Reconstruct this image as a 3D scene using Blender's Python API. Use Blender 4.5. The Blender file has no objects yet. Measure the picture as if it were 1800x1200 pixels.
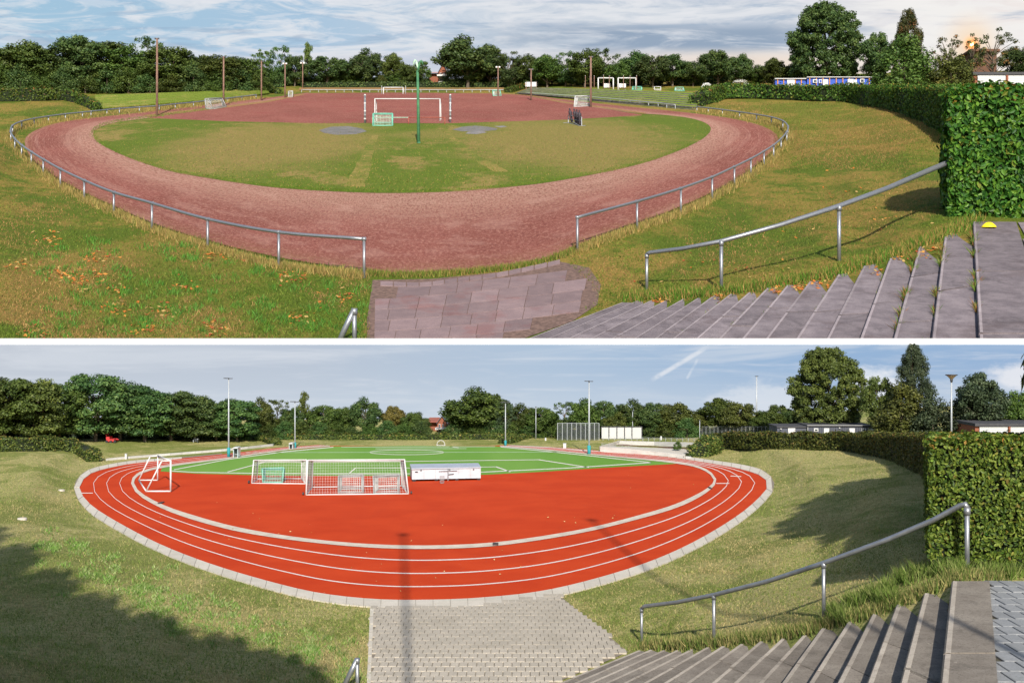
import bpy, math, random
import numpy as np
from mathutils import Vector, Matrix
from mathutils.geometry import tessellate_polygon
random.seed(7); rng = np.random.default_rng(11)
R = math.radians
SC = bpy.context.scene
COL = SC.collection
# ------------------------------------------------------------------ camera, sky, sun, exposure
F = 2250.0                     # focal length in pixels of the 1800 px wide photograph
HC = 11.0                      # eye height
cd = bpy.data.cameras.new('camera'); cam = bpy.data.objects.new('camera', cd); COL.objects.link(cam)
cd.lens = 45; cd.sensor_width = 36; cd.clip_start = 0.5; cd.clip_end = 6000
cam.location = (0, 0, HC); cam.rotation_euler = (R(90), 0, 0)
SC.camera = cam
EXPO = 0.65
SC.view_settings.view_transform = 'Standard'; SC.view_settings.look = 'None'
SC.view_settings.exposure = EXPO; SC.view_settings.gamma = 1
SC.view_settings.use_curve_mapping = False
SUN_EL = 31.0; SUN_DX = -0.09           # light travels away from the eye and a little to the left
W = bpy.data.worlds.new('World'); SC.world = W; W.use_nodes = True
wn = W.node_tree; bg = wn.nodes['Background']
sk = wn.nodes.new('ShaderNodeTexSky'); sk.sky_type = 'NISHITA'; sk.sun_disc = False
sk.sun_elevation = R(SUN_EL); sk.sun_rotation = math.atan2(-SUN_DX, -1.0)
wn.links.new(sk.outputs[0], bg.inputs[0]); bg.inputs[1].default_value = 0.11
sd = bpy.data.lights.new('sun', 'SUN'); sun = bpy.data.objects.new('sun', sd); COL.objects.link(sun)
sd.energy = 4.6; sd.angle = R(0.4); sd.color = (1.0, 0.94, 0.84)
sun.rotation_euler = Vector((SUN_DX, 1.0, -math.tan(R(SUN_EL)) * math.hypot(1, SUN_DX))).to_track_quat('-Z', 'Y').to_euler()
sun.location = (0, -30, 60)
SC.cycles.max_bounces = 5; SC.cycles.transparent_max_bounces = 12
SC.cycles.use_denoising = True

# ------------------------------------------------------------------ node helpers
class NT:
    def __init__(s, name):
        s.m = bpy.data.materials.new(name); s.m.use_nodes = True; s.t = s.m.node_tree
        s.n = s.t.nodes; s.b = s.n['Principled BSDF']; s.out = s.n['Material Output']
    def N(s, typ, **kw):
        n = s.n.new(typ)
        for k, v in kw.items():
            if k == 'i':
                for a, b in v.items():
                    if hasattr(b, 'is_output') or isinstance(b, bpy.types.NodeSocket): s.t.links.new(b, n.inputs[a])
                    else: n.inputs[a].default_value = b
            else: setattr(n, k, v)
        return n
    def L(s, a, b): s.t.links.new(a, b)
    def noise(s, vec, scale, detail=4, rough=.6, dist=0):
        return s.N('ShaderNodeTexNoise', i={'Vector': vec, 'Scale': scale, 'Detail': detail, 'Roughness': rough, 'Distortion': dist}).outputs[0]
    def ramp(s, fac, stops):
        r = s.N('ShaderNodeValToRGB', i={0: fac}); e = r.color_ramp.elements
        while len(e) < len(stops): e.new(.5)
        for k, (p, c) in zip(e, stops):
            k.position = p; k.color = (c[0], c[1], c[2], 1) if hasattr(c, '__len__') else (c, c, c, 1)
        return r.outputs[0]
    def mix(s, fac, a, b, mode='MIX'):
        n = s.N('ShaderNodeMix', data_type='RGBA', blend_type=mode)
        for k, v in ((0, fac), (6, a), (7, b)):
            if isinstance(v, bpy.types.NodeSocket): s.L(v, n.inputs[k])
            else: n.inputs[k].default_value = v if not hasattr(v, '__len__') else (v[0], v[1], v[2], 1)
        return n.outputs[2]
    def math(s, op, a, b=0.0, c=None, clamp=False):
        n = s.N('ShaderNodeMath', operation=op, use_clamp=clamp)
        for k, v in enumerate((a, b) if c is None else (a, b, c)):
            if isinstance(v, bpy.types.NodeSocket): s.L(v, n.inputs[k])
            else: n.inputs[k].default_value = v
        return n.outputs[0]
    def smooth(s, v, lo, hi):
        return s.N('ShaderNodeMapRange', interpolation_type='SMOOTHSTEP', i={0: v, 1: lo, 2: hi, 3: 0.0, 4: 1.0}).outputs[0]
    def pos(s, stretch=(1, 1, 1)):
        g = s.N('ShaderNodeNewGeometry')
        return s.N('ShaderNodeVectorMath', operation='MULTIPLY', i={0: g.outputs['Position'], 1: stretch}).outputs[0]
    def bump(s, h, strength=.5, dist=.05):
        b = s.N('ShaderNodeBump', i={'Height': h, 'Strength': strength, 'Distance': dist}); s.L(b.outputs[0], s.b.inputs['Normal'])
    def color(s, c):
        if isinstance(c, bpy.types.NodeSocket): s.L(c, s.b.inputs['Base Color'])
        else: s.b.inputs['Base Color'].default_value = (*c, 1)
    def set(s, rough=.8, metal=0, spec=.3):
        s.b.inputs['Roughness'].default_value = rough; s.b.inputs['Metallic'].default_value = metal
        s.b.inputs['Specular IOR Level'].default_value = spec
        return s.m

def simple(name, col, rough=.7, metal=0, spec=.3, var=.18, scale=3.0, bump=0):
    t = NT(name); p = t.pos()
    n = t.noise(p, scale, 5, .65)
    c = t.mix(t.smooth(n, .3, .7), tuple(v * (1 - var) for v in col), tuple(min(1, v * (1 + var)) for v in col))
    t.color(c)
    if bump: t.bump(t.noise(p, scale * 6, 4), bump, .02)
    return t.set(rough, metal, spec)

def ellipse(t, p, m, box, soft=.25, wob=.25, ns=.3):
    """soft worn patch on the ground: box is x0,y0,x1,y1"""
    x0, y0, x1, y1 = box
    a = m.P((x0 + x1) / 2, y0); b = m.P((x0 + x1) / 2, y1); c = m.P(x0, (y0 + y1) / 2); d = m.P(x1, (y0 + y1) / 2)
    cx, cy = (c.x + d.x) / 2, (a.y + b.y) / 2; rx, ry = abs(d.x - c.x) / 2, abs(a.y - b.y) / 2
    q = t.N('ShaderNodeVectorMath', operation='SUBTRACT', i={0: p, 1: (cx, cy, 0)}).outputs[0]
    q = t.N('ShaderNodeVectorMath', operation='MULTIPLY', i={0: q, 1: (1 / rx, 1 / ry, 0)}).outputs[0]
    l = t.N('ShaderNodeVectorMath', operation='LENGTH', i={0: q}).outputs['Value']
    n = t.math('MULTIPLY_ADD', t.noise(p, ns, 4), wob, -wob / 2)
    return t.smooth(t.math('ADD', l, n), 1 + soft / 2, 1 - soft / 2)

# ------------------------------------------------------------------ the two grounds
def seg_dist(px, py, poly, closed=True):
    px = np.asarray(px, float); py = np.asarray(py, float)
    best = np.full(px.shape, 1e9); inside = np.zeros(px.shape, bool); n = len(poly)
    for i in range(n if closed else n - 1):
        x1, y1 = poly[i]; x2, y2 = poly[(i + 1) % n]
        dx, dy = x2 - x1, y2 - y1; L = dx * dx + dy * dy + 1e-9
        t = np.clip(((px - x1) * dx + (py - y1) * dy) / L, 0, 1)
        best = np.minimum(best, np.hypot(px - x1 - t * dx, py - y1 - t * dy))
        if closed:
            c = ((y1 > py) != (y2 > py)) & (px < (x2 - x1) * (py - y1) / (y2 - y1 + 1e-12) + x1)
            inside ^= c
    return best, inside

class Map:
    def __init__(s, z0, a, ctrl, k):
        s.z0, s.a, s.k = z0, a, k; s.flat = []; s.margin = 12.0 if k < 2 else 6.0
        s.c = np.array(ctrl, float)
    def dz(s, x, y):
        x = np.atleast_1d(np.asarray(x, float)); y = np.atleast_1d(np.asarray(y, float))
        w = 1 / (((x[:, None] - s.c[:, 0]) ** 2 + ((y[:, None] - s.c[:, 1]) * 1.6) ** 2) + (60 if s.k < 2 else 45) ** 2) ** 2
        v = (w * s.c[:, 2]).sum(1) / w.sum(1)
        for poly in s.flat:
            d, ins = seg_dist(x, y, poly)
            d = np.where(ins, 0, np.maximum(d - s.margin, 0)); t = np.clip(d / np.clip((y - 740) * .8 if s.k < 2 else (y - 150) * .5, 18, 110), 0, 1); v = v * (t * t * (3 - 2 * t))
        return v
    def xyz(s, x, y, dz):
        den = (np.asarray(y, float) - 600) / F + s.a
        d = (HC - s.z0 - dz) / den
        return (np.asarray(x, float) - 900) * d / F, d, s.z0 + s.a * d + dz
    def P(s, x, y, dz=0.0):
        X, Y, Z = s.xyz(x, y, dz); return Vector((float(X), float(Y), float(Z)))
    def T(s, x, y, up=0.0):
        return s.P(x, y, float(s.dz(x, y)[0]) + up)
    def g(s, X, Y, dz=0.0): return s.z0 + s.a * Y + dz

def at_depth(x, y, d): return Vector(((x - 900) * d / F, d, HC - (y - 600) * d / F))

def spline(pts, n):
    P = np.array(pts, float); m = len(P)
    P2 = np.vstack([2 * P[0] - P[1], P, 2 * P[-1] - P[-2]])
    L = np.r_[0, np.cumsum(np.hypot(*(np.diff(P[:, :2], axis=0).T)))]
    out = []
    for u in np.linspace(0, L[-1], n):
        i = min(max(np.searchsorted(L, u) - 1, 0), m - 2); t = (u - L[i]) / (L[i + 1] - L[i] + 1e-9)
        a, b, c, d = P2[i], P2[i + 1], P2[i + 2], P2[i + 3]
        out.append(.5 * ((2 * b) + (c - a) * t + (2 * a - 5 * b + 4 * c - d) * t * t + (3 * b - a - 3 * c + d) * t ** 3))
    return np.array(out)

# ------------------------------------------------------------------ object helpers
def new_obj(name, mesh, parent=None, loc=None):
    o = bpy.data.objects.new(name, mesh); COL.objects.link(o)
    if parent is not None: o.parent = parent
    if loc is not None: o.location = loc
    return o
def tag(o, label=None, cat=None, group=None, kind=None):
    if label: o['label'] = label
    if cat: o['category'] = cat
    if group: o['group'] = group
    if kind: o['kind'] = kind
    return o
def thing(name, loc, label, cat, group=None):
    o = bpy.data.objects.new(name, None); COL.objects.link(o); o.location = loc
    o.empty_display_size = .2
    return tag(o, label, cat, group)
def root_loc(o):
    v = Vector((0, 0, 0))
    while o is not None: v += o.location; o = o.parent
    return v
class MB:
    def __init__(s): s.v = []; s.f = []
    def add(s, vs, fs):
        b = len(s.v); s.v += [tuple(v) for v in vs]; s.f += [tuple(b + i for i in f) for f in fs]; return s
    def box(s, c, size, rz=0.0):
        sx, sy, sz = size[0] / 2, size[1] / 2, size[2] / 2; co, si = math.cos(rz), math.sin(rz)
        vs = []
        for dx, dy, dz in ((-1,-1,-1),(1,-1,-1),(1,1,-1),(-1,1,-1),(-1,-1,1),(1,-1,1),(1,1,1),(-1,1,1)):
            x, y = dx * sx, dy * sy
            vs.append((c[0] + x * co - y * si, c[1] + x * si + y * co, c[2] + dz * sz))
        return s.add(vs, [(0,3,2,1),(4,5,6,7),(0,1,5,4),(1,2,6,5),(2,3,7,6),(3,0,4,7)])
    def tube(s, path, r, n=6, cap=True):
        path = [Vector(p) for p in path]; rs = r if hasattr(r, '__len__') else [r] * len(path)
        vs, fs = [], []
        for i, p in enumerate(path):
            d = (path[min(i + 1, len(path) - 1)] - path[max(i - 1, 0)])
            d = d.normalized() if d.length > 1e-9 else Vector((0, 0, 1))
            u = d.cross(Vector((0, 0, 1)))
            if u.length < .1: u = d.cross(Vector((0, 1, 0)))
            u.normalize(); w = d.cross(u)
            for k in range(n):
                a = 2 * math.pi * k / n
                vs.append(p + (u * math.cos(a) + w * math.sin(a)) * rs[i])
        for i in range(len(path) - 1):
            for k in range(n):
                fs.append((i*n+k, i*n+(k+1) % n, (i+1)*n+(k+1) % n, (i+1)*n+k))
        if cap: fs += [tuple(range(n))[::-1], tuple((len(path)-1)*n + k for k in range(n))]
        return s.add(vs, fs)
    def prism(s, top, h):
        """polygon of 3-D points, extruded straight down by h"""
        n = len(top); vs = [tuple(p) for p in top] + [(p[0], p[1], p[2] - h) for p in top]
        ar = sum(top[i][0] * top[(i+1) % n][1] - top[(i+1) % n][0] * top[i][1] for i in range(n))
        fs = [tuple(range(n))] + [tuple(range(n, 2*n))[::-1]] + [(i, n+i, n+(i+1) % n, (i+1) % n) for i in range(n)]
        if ar < 0: fs = [f[::-1] for f in fs]
        return s.add(vs, fs)
    def build(s, name, mat, parent=None, smooth=False, world=True):
        off = root_loc(parent) if (parent is not None and world) else Vector((0, 0, 0))
        me = bpy.data.meshes.new(name)
        me.from_pydata([(v[0]-off[0], v[1]-off[1], v[2]-off[2]) for v in s.v], [], s.f); me.update()
        if smooth:
            me.polygons.foreach_set('use_smooth', [True] * len(me.polygons))
        me.materials.append(mat)
        return new_obj(name, me, parent)

def np_mesh(name, V, k, mat, tint=None, parent=None):
    """V: (n*k,3) verts, every k of them one face"""
    V = np.asarray(V, np.float32).reshape(-1, 3)
    if parent is not None:
        V = V - np.array(root_loc(parent), np.float32)
    nv = len(V); nf = nv // k
    me = bpy.data.meshes.new(name)
    me.vertices.add(nv); me.vertices.foreach_set('co', V.ravel())
    me.loops.add(nv); me.loops.foreach_set('vertex_index', np.arange(nv, dtype=np.int32))
    me.polygons.add(nf); me.polygons.foreach_set('loop_start', np.arange(0, nv, k, dtype=np.int32))
    me.update(calc_edges=True); me.validate()
    if tint is not None:
        c = np.ones((nv, 4), np.float32); c[:, :tint.shape[1]] = np.repeat(tint, k, axis=0)
        at = me.attributes.new('tint', 'FLOAT_COLOR', 'POINT'); at.data.foreach_set('color', c.ravel())
    me.materials.append(mat)
    return new_obj(name, me, parent)

def strip(name, A, B, mat, parent=None, sub=1, kind='structure'):
    """ribbon between two equally long world polylines, with uv (along, across)"""
    n = len(A); vs, fs, uv = [], [], []
    for i in range(n):
        for j in range(sub + 1):
            t = j / sub; vs.append([A[i][q] * (1-t) + B[i][q] * t for q in range(3)]); uv.append((i / (n-1), t))
    for i in range(n-1):
        for j in range(sub):
            a = i*(sub+1)+j; fs.append((a, a+1, a+sub+2, a+sub+1))
    me = bpy.data.meshes.new(name); me.from_pydata(vs, [], fs); me.update()
    l = me.uv_layers.new(name='UVMap')
    idx = np.empty(len(me.loops), np.int32); me.loops.foreach_get('vertex_index', idx)
    l.data.foreach_set('uv', np.array(uv, np.float32)[idx].ravel())
    if me.polygons and me.polygons[0].normal.z < 0: me.flip_normals()
    me.materials.append(mat)
    o = new_obj(name, me, parent)
    if kind and parent is None: o['kind'] = kind
    return o
def sheet(name, m, pts, lift, mat, parent=None, kind='structure', th=0.0):
    P = [m.P(x, y, lift) for x, y in pts]
    if th: return MB().prism(P, th).build(name, mat, parent)
    tr = tessellate_polygon([[Vector((p.x, p.y, 0)) for p in P]])
    me = bpy.data.meshes.new(name); me.from_pydata([tuple(p) for p in P], [], [tuple(t) for t in tr]); me.update()
    bad = [p for p in me.polygons if p.normal.z < 0]
    if len(bad) > len(me.polygons) / 2: me.flip_normals()
    me.materials.append(mat); o = new_obj(name, me, parent)
    if parent is None and kind: o['kind'] = kind
    return o
def line_px(name, m, pts, w, lift, mat, parent, n=0):
    """painted line: pts in photo coordinates, w its width there (a number or one per point)"""
    S = spline(pts, n) if n else np.array(pts, float)
    ws = np.full(len(S), w, float) if not hasattr(w, '__len__') else np.interp(np.linspace(0, 1, len(S)), np.linspace(0, 1, len(w)), w)
    T = np.gradient(S[:, :2], axis=0); T /= np.linalg.norm(T, axis=1)[:, None] + 1e-9
    Nn = np.stack([-T[:, 1], T[:, 0]], 1)
    A = [m.P(*(S[i, :2] + Nn[i] * ws[i] / 2), lift) for i in range(len(S))]
    B = [m.P(*(S[i, :2] - Nn[i] * ws[i] / 2), lift) for i in range(len(S))]
    return strip(name, A, B, mat, parent)

# ------------------------------------------------------------------ relief of the two grounds
LOW_CTRL = [(-300,790,1.2),(0,790,.9),(60,790,.9),(115,792,.8),(165,808,.25),(0,850,.7),(60,900,.8),(-100,940,1.6),(0,960,1.2),(60,1060,1.3),
  (0,1200,2.6),(150,1200,2.2),(300,1200,1.6),(450,1200,1.0),(580,1200,.8),(200,1100,1.0),(380,1130,.7),(500,1130,.5),(-200,1200,3.4),
  (150,785,.5),(350,782,.15),(300,775,.35),(450,768,.5),(600,770,.25),(750,770,.25),(880,770,.25),(970,775,.4),(1060,778,.2),(1150,780,.1),(1230,790,.3),
  (1225,800,.2),(1265,785,.6),(1330,787,.7),(1400,787,.85),(1500,790,1.2),(1560,800,2),(1600,812,2.3),(1660,850,2.9),(1700,900,3.8),
  (1620,1000,4.6),(1700,1010,5.0),(1800,1010,4.8),(1950,1000,4.6),(1600,900,3.2),(1450,870,1.3),(1550,980,3.2),(1400,980,1.4),(1250,1060,.6),
  (1110,1145,.15),(1400,762,1.5),(1600,760,2),(1750,760,2.4),(1250,765,.6),(0,765,1.5),(1900,850,5)]
UP_CTRL = [(-300,178,7),(0,178,2.6),(110,176,2.4),(168,192,.8),(0,215,2.5),(-60,300,6),(0,330,3),(0,420,4),(0,500,6),(0,595,8.5),(-200,560,12),(60,420,1.5),(120,500,3.5),(150,595,6),(300,595,4),
  (300,500,1.2),(450,595,2),(600,595,.5),(450,500,.3),(200,178,1),(350,165,2),(450,157,2),(300,157,2.5),(600,155,1.0),(750,155,1),(880,155,1),
  (930,152,2),(1050,152,2.5),(1200,158,2.5),(1222,184,.8),(1266,172,1.5),(1330,172,2),(1400,175,2.8),(1500,178,4.5),(1560,186,8),(1600,198,8.5),(1640,213,9),
  (1640,290,9),(1660,340,10),(1690,385,11.6),(1750,390,12),(1850,390,12.5),(1500,250,4),(1550,330,6),(1420,330,2),(1450,220,1.8),(1500,420,6),(1350,420,2.5),(1200,430,.8),
  (1850,595,11.2),(1850,480,11.2),(1900,200,10),(1800,150,8),(1450,148,6),(1250,150,3)]
low_rows = [(1545,262,1505),(1447,305,1362),(1350,342,1245),(1265,375,1140),(1180,403,1040),(1085,428,945),(1020,450,860),(945,462,775),(868,474,695),
            (800,482,605),(735,490,530),(683,493,455),(630,497,385),(578,502,320),(528,503,262),(482,503,212),(442,505,160)]
up_rows = [(1620,180,1642),(1520,230,1475),(1430,265,1340),(1327,305,1222),(1235,335,1105),(1145,365,998),(1045,388,890),(965,402,808),(895,412,725),
           (830,428,645),(765,434,565),(705,440,500),(650,447,428),(600,450,350),(545,452,275),(490,455,200),(437,458,130),(385,463,60)]
def conv(rows, ox, oy, ybot, ztop, p, z0):
    n = len(rows); return [(ox + a / 2, oy + b / 2, ox + c / 2, ybot, z0 + (ztop - z0) * (1 - i / (n - 1)) ** p) for i, (a, b, c) in enumerate(rows)]
STL = conv(low_rows, 900, 890, 1200, 5.0, 1.35, .06)
STU = conv(up_rows, 900, 300, 594, 12.3, 1.3, .3)
LOW_CTRL += [(r[0] + 8, r[1] - 2, r[4] + .05) for r in STL]
UP_CTRL += [(r[0] + 8, r[1] - 2, r[4] + .1) for r in STU]
LO = Map(0.0, 0.0, LOW_CTRL, 1.0)
UA = 580 / F
UP = Map(HC - 58.0, UA, UP_CTRL, 4.2)
BORDER_Y = 175.0

# outer edge ; inner edge of the lower (red) track
LT = [((560,781.5),(580,783.2)),((480,787.5),(500,790)),((400,797),(402,804.5)),((300,807),(312,816)),((225,815),(264,824.5)),((165,829),(240,835)),
 ((143,846),(233,847)),((141,862),(238,860)),((158,885),(262,878)),((200,913),(312,900)),((280,955),(402,926)),((370,990),(490,942)),((470,1020),(580,953)),
 ((560,1041),(660,959)),((660,1052),(735,961)),((760,1053),(810,959.5)),((850,1049),(880,954.5)),((950,1038),(960,943.5)),((1050,1015),(1040,929)),
 ((1150,983),(1120,909)),((1230,946),(1187,889)),((1300,903),(1232,868)),((1340,868),(1253,852)),((1350,850),(1257,842)),((1335,834),(1246,829)),
 ((1295,822),(1222,818.5)),((1240,812),(1180,811.5)),((1170,802),(1130,806.5)),((1067,792.5),(1040,798)),((980,786),(960,790)),((890,781.8),(870,782.8))]
# outer edge ; inner edge of the upper (cinder) track
UT = [((540,163),(548,164.5)),((480,171),(492,174)),((400,180),(410,187)),((300,192),(322,200)),((200,203),(262,208)),((117,213),(200,216)),((67,227),(168,228)),
 ((44,245),(165,240)),((52,275),(175,252)),((76,298),(205,268)),((106,316),(245,284)),((148,338),(300,301)),((200,362),(360,312)),((270,393),(430,323)),
 ((370,424),(500,331)),((500,454),(580,336)),((660,477),(660,339)),((760,477),(740,338.5)),((860,470),(820,335)),((950,455),(900,328)),((1010,432),(960,321)),
 ((1080,405),(1030,309)),((1150,382),(1090,297)),((1200,361),(1140,284)),((1252,338),(1180,270)),((1300,313),(1215,255)),((1340,283),(1238,242)),
 ((1366,254),(1249,230)),((1366,238),(1247,221)),((1345,224),(1232,213)),((1305,212),(1205,206.5)),((1250,203),(1165,202)),((1180,195),(1120,199)),
 ((1100,187),(1060,191)),((1000,176),(980,180)),((925,166),(900,167))]
LO.flat.append([p[0] for p in LT]); UP.flat.append([p[0] for p in UT])
LO.flat.append([(655,1060),(980,1043),(1100,1145),(975,1210),(650,1210)])
UP.flat.append([(655,480),(990,458),(1040,500),(1050,530),(905,600),(650,600)])

# ------------------------------------------------------------------ materials
def grass_mat(name, m, green, dark, dry, soil, dryness=.5, patches=(), blotch=1.0, bump=.6):
    t = NT(name); k = m.k
    p = t.pos((1, .6, 1)); q = t.pos((1, 1, 1))
    big = t.noise(p, .12 / k * blotch, 4, .55, .6); med = t.noise(p, .9 / k, 5, .65); fine = t.noise(q, 9 / k, 6, .8); mic = t.noise(q, 34 / k, 3, .8)
    c = t.mix(t.smooth(fine, .40, .60), tuple(v*.75 for v in dark), tuple(v*1.12 for v in green))
    s = t.math('ADD', t.math('MULTIPLY', big, .55), t.math('ADD', t.math('MULTIPLY', med, .3), t.math('MULTIPLY', fine, .15)))
    f = t.smooth(s, dryness - .05, dryness + .06)
    for (mp, box, amt, soft) in patches:
        e = ellipse(t, q, mp, box, soft, 1.1, .22 / k)
        f = t.math('MAXIMUM', f, t.math('MULTIPLY', e, amt)) if amt > 0 else t.math('MULTIPLY', f, t.math('MULTIPLY_ADD', e, amt, 1.0))
    f2 = t.math('MULTIPLY', f, t.smooth(t.noise(q, 5 / k, 5, .85), .36, .60))
    c = t.mix(f2, c, dry)
    c = t.mix(t.math('MULTIPLY', t.smooth(mic, .62, .8), .6), c, soil)
    c = t.mix(t.math('MULTIPLY', t.smooth(mic, .42, .2), .5), c, tuple(min(1, v * 1.5) for v in dry))
    t.color(c)
    h = t.math('ADD', t.noise(q, 14 / k, 5, .8), t.math('MULTIPLY', mic, .5))
    t.bump(h, bump, .12 * k)
    return t.set(.95, 0, .1)
M = {}
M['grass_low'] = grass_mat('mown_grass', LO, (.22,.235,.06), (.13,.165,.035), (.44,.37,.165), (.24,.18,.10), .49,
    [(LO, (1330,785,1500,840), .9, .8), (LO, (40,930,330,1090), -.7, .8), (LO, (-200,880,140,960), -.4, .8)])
M['grass_up'] = grass_mat('rough_grass', UP, (.095,.135,.014), (.05,.075,.008), (.27,.165,.045), (.14,.08,.035), .50,
    [(UP, (1290,178,1640,300), .4, .9), (UP, (20,420,200,610), .85, .6), (UP, (280,380,420,500), .6, .8), (UP, (150,430,600,600), -.5, .8), (UP, (1130,340,1400,500), -.35, .8)])
M['infield'] = grass_mat('worn_infield_grass', UP, (.10,.14,.014), (.06,.09,.012), (.26,.165,.065), (.13,.075,.055), .545,
    [(UP, (285,214,650,305), .85, .8), (UP, (815,208,1175,300), .8, .8), (UP, (680,228,870,246), .6, .9), (UP, (1010,285,1110,308), .8, .5), (UP,(880,255,930,275),.9,.5)], 1.0, .4)
M['bank_dry'] = grass_mat('dry_bank_grass', UP, (.12,.11,.03), (.06,.07,.02), (.33,.17,.08), (.12,.08,.04), .42)

def track_red():
    t = NT('red_polyurethane'); p = t.pos()
    n = t.noise(p, .25, 5, .6, .3); f = t.noise(p, 22, 3, .8)
    c = t.mix(t.smooth(n, .3, .7), (.41,.036,.007), (.47,.048,.010))
    c = t.mix(t.math('MULTIPLY', t.smooth(f, .5, .7), .35), c, (.30,.022,.006))
    c = t.mix(t.math('MULTIPLY', t.smooth(t.noise(t.pos((1,.3,1)), .09, 5, .7, 1.2), .5, .72), .28), c, (.33,.03,.01))
    c = t.mix(t.math('MULTIPLY', t.smooth(t.noise(p, 1.6, 5, .8), .62, .75), .25), c, (.50,.10,.04))
    t.color(c); t.bump(t.noise(p, 40, 2, .8), .25, .01); return t.set(.9, 0, .08)
M['red'] = track_red()
def turf():
    t = NT('artificial_turf'); p = t.pos()
    n = t.noise(t.pos((1, .12, 1)), .12, 3, .5); f = t.noise(p, 18, 4, .8)
    c = t.mix(t.smooth(n, .3, .7), (.105,.235,.028), (.145,.275,.045)); c = t.mix(t.math('MULTIPLY', t.smooth(f, .5, .8), .3), c, (.06,.17,.02))
    t.color(c); t.bump(f, .3, .02); return t.set(.9, 0, .15)
M['turf'] = turf()
def cinder(name, pitch):
    t = NT(name); p = t.pos((1, .45, 1)); q = t.pos()
    n = t.noise(p, .035, 5, .6, .8); md = t.noise(q, .4, 5, .7); f = t.noise(q, 2.6, 5, .85); mic = t.noise(q, 9, 3, .8)
    c = t.mix(t.smooth(n, .3, .7), (.165,.048,.036), (.225,.072,.056))
    c = t.mix(t.math('MULTIPLY', t.smooth(f, .48, .62), .8), c, (.095,.028,.024))
    c = t.mix(t.math('MULTIPLY', t.smooth(mic, .54, .66), .8), c, (.40,.22,.17))
    if not pitch:
        uv = t.N('ShaderNodeTexCoord').outputs['UV']; sx = t.N('ShaderNodeSeparateXYZ', i={0: uv})
        v = t.math('ADD', sx.outputs[1], t.math('MULTIPLY_ADD', md, .35, -.17))
        st = t.N('ShaderNodeVectorMath', operation='MULTIPLY', i={0: uv, 1: (420, 26, 1)}).outputs[0]
        streak = t.noise(st, 1.4, 5, .8, .3)
        edge = t.math('MULTIPLY', t.smooth(v, .35, .9), t.smooth(streak, .36, .6))
        st3 = t.N('ShaderNodeVectorMath', operation='MULTIPLY', i={0: uv, 1: (330, 44, 1)}).outputs[0]; s3 = t.noise(st3, 1.2, 5, .85, .4)
        c = t.mix(t.math('MULTIPLY', t.smooth(s3, .50, .60), .65), c, (.34,.17,.13)); c = t.mix(t.math('MULTIPLY', t.smooth(s3, .46, .38), .6), c, (.10,.03,.026))
        ruts = t.noise(t.N('ShaderNodeVectorMath', operation='MULTIPLY', i={0: uv, 1: (26, 9, 1)}).outputs[0], 1, 5, .6, .5); c = t.mix(t.math('MULTIPLY', t.smooth(ruts, .5, .68), .35), c, (.36,.20,.16))
        c = t.mix(t.math('MULTIPLY', edge, .6), c, (.42,.27,.20))
        gr = t.math('MULTIPLY', t.smooth(v, .55, .85), t.smooth(t.noise(q, 1.1, 5, .8), .56, .66))
        c = t.mix(t.math('MULTIPLY', gr, .55), c, (.17,.15,.06))
        g2 = t.math('MULTIPLY', t.smooth(v, .18, .0), t.smooth(md, .4, .6)); c = t.mix(t.math('MULTIPLY', g2, .4), c, (.22,.14,.06))
        c = t.mix(t.math('MULTIPLY', t.smooth(streak, .6, .72), .45), c, (.14,.055,.05))
    else:
        s3 = t.noise(t.pos((1, .4, 1)), 1.1, 5, .85); c = t.mix(t.math('MULTIPLY', t.smooth(s3, .5, .6), .5), c, (.32,.15,.12))
        w = t.noise(t.pos((.35, 1, 1)), .05, 4, .6, 1.5)
        c = t.mix(t.math('MULTIPLY', t.smooth(w, .56, .66), .7), c, (.20,.05,.045))
    t.color(c); t.bump(t.math('ADD', f, mic), .7, .25); return t.set(.95, 0, .1)
M['cinder'] = cinder('red_cinder', False); M['cinder_pitch'] = cinder('red_cinder_pitch', True)
def stone(name, a, b, speck, k, bump=.4, stain=(.1,.08,.07), am=.35):
    t = NT(name); p = t.pos(); oi = t.N('ShaderNodeObjectInfo').outputs['Random']
    n = t.noise(p, 1.2 / k, 5, .65); f = t.noise(p, 22 / k, 4, .95)
    c = t.mix(t.smooth(n, .3, .7), a, b)
    c = t.mix(t.math('MULTIPLY', t.smooth(f, .52, .62), .75), c, speck)
    c = t.mix(t.math('MULTIPLY', t.smooth(t.noise(p, .35 / k, 5, .7), .52, .68), am), c, stain)
    v = t.math('MULTIPLY_ADD', oi, .12, .94) if ('block' in name or 'pale' in name) else t.math('MULTIPLY_ADD', oi, .30, .85)
    hs = t.N('ShaderNodeHueSaturation', i={'Value': v, 'Color': c}); t.color(hs.outputs[0])
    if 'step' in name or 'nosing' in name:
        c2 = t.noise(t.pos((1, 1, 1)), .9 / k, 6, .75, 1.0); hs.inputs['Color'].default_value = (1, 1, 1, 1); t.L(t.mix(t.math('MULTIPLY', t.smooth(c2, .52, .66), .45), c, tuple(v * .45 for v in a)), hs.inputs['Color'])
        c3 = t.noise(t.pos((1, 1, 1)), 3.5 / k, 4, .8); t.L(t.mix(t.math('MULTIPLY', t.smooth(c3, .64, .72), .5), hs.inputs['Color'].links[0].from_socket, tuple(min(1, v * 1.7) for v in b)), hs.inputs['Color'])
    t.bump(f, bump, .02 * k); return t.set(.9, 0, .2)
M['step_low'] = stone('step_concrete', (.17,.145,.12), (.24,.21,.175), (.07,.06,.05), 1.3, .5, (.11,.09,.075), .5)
M['step_up'] = stone('old_step_concrete', (.125,.105,.115), (.195,.165,.175), (.055,.045,.05), 4.2, .6, (.07,.05,.05), .5)
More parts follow.
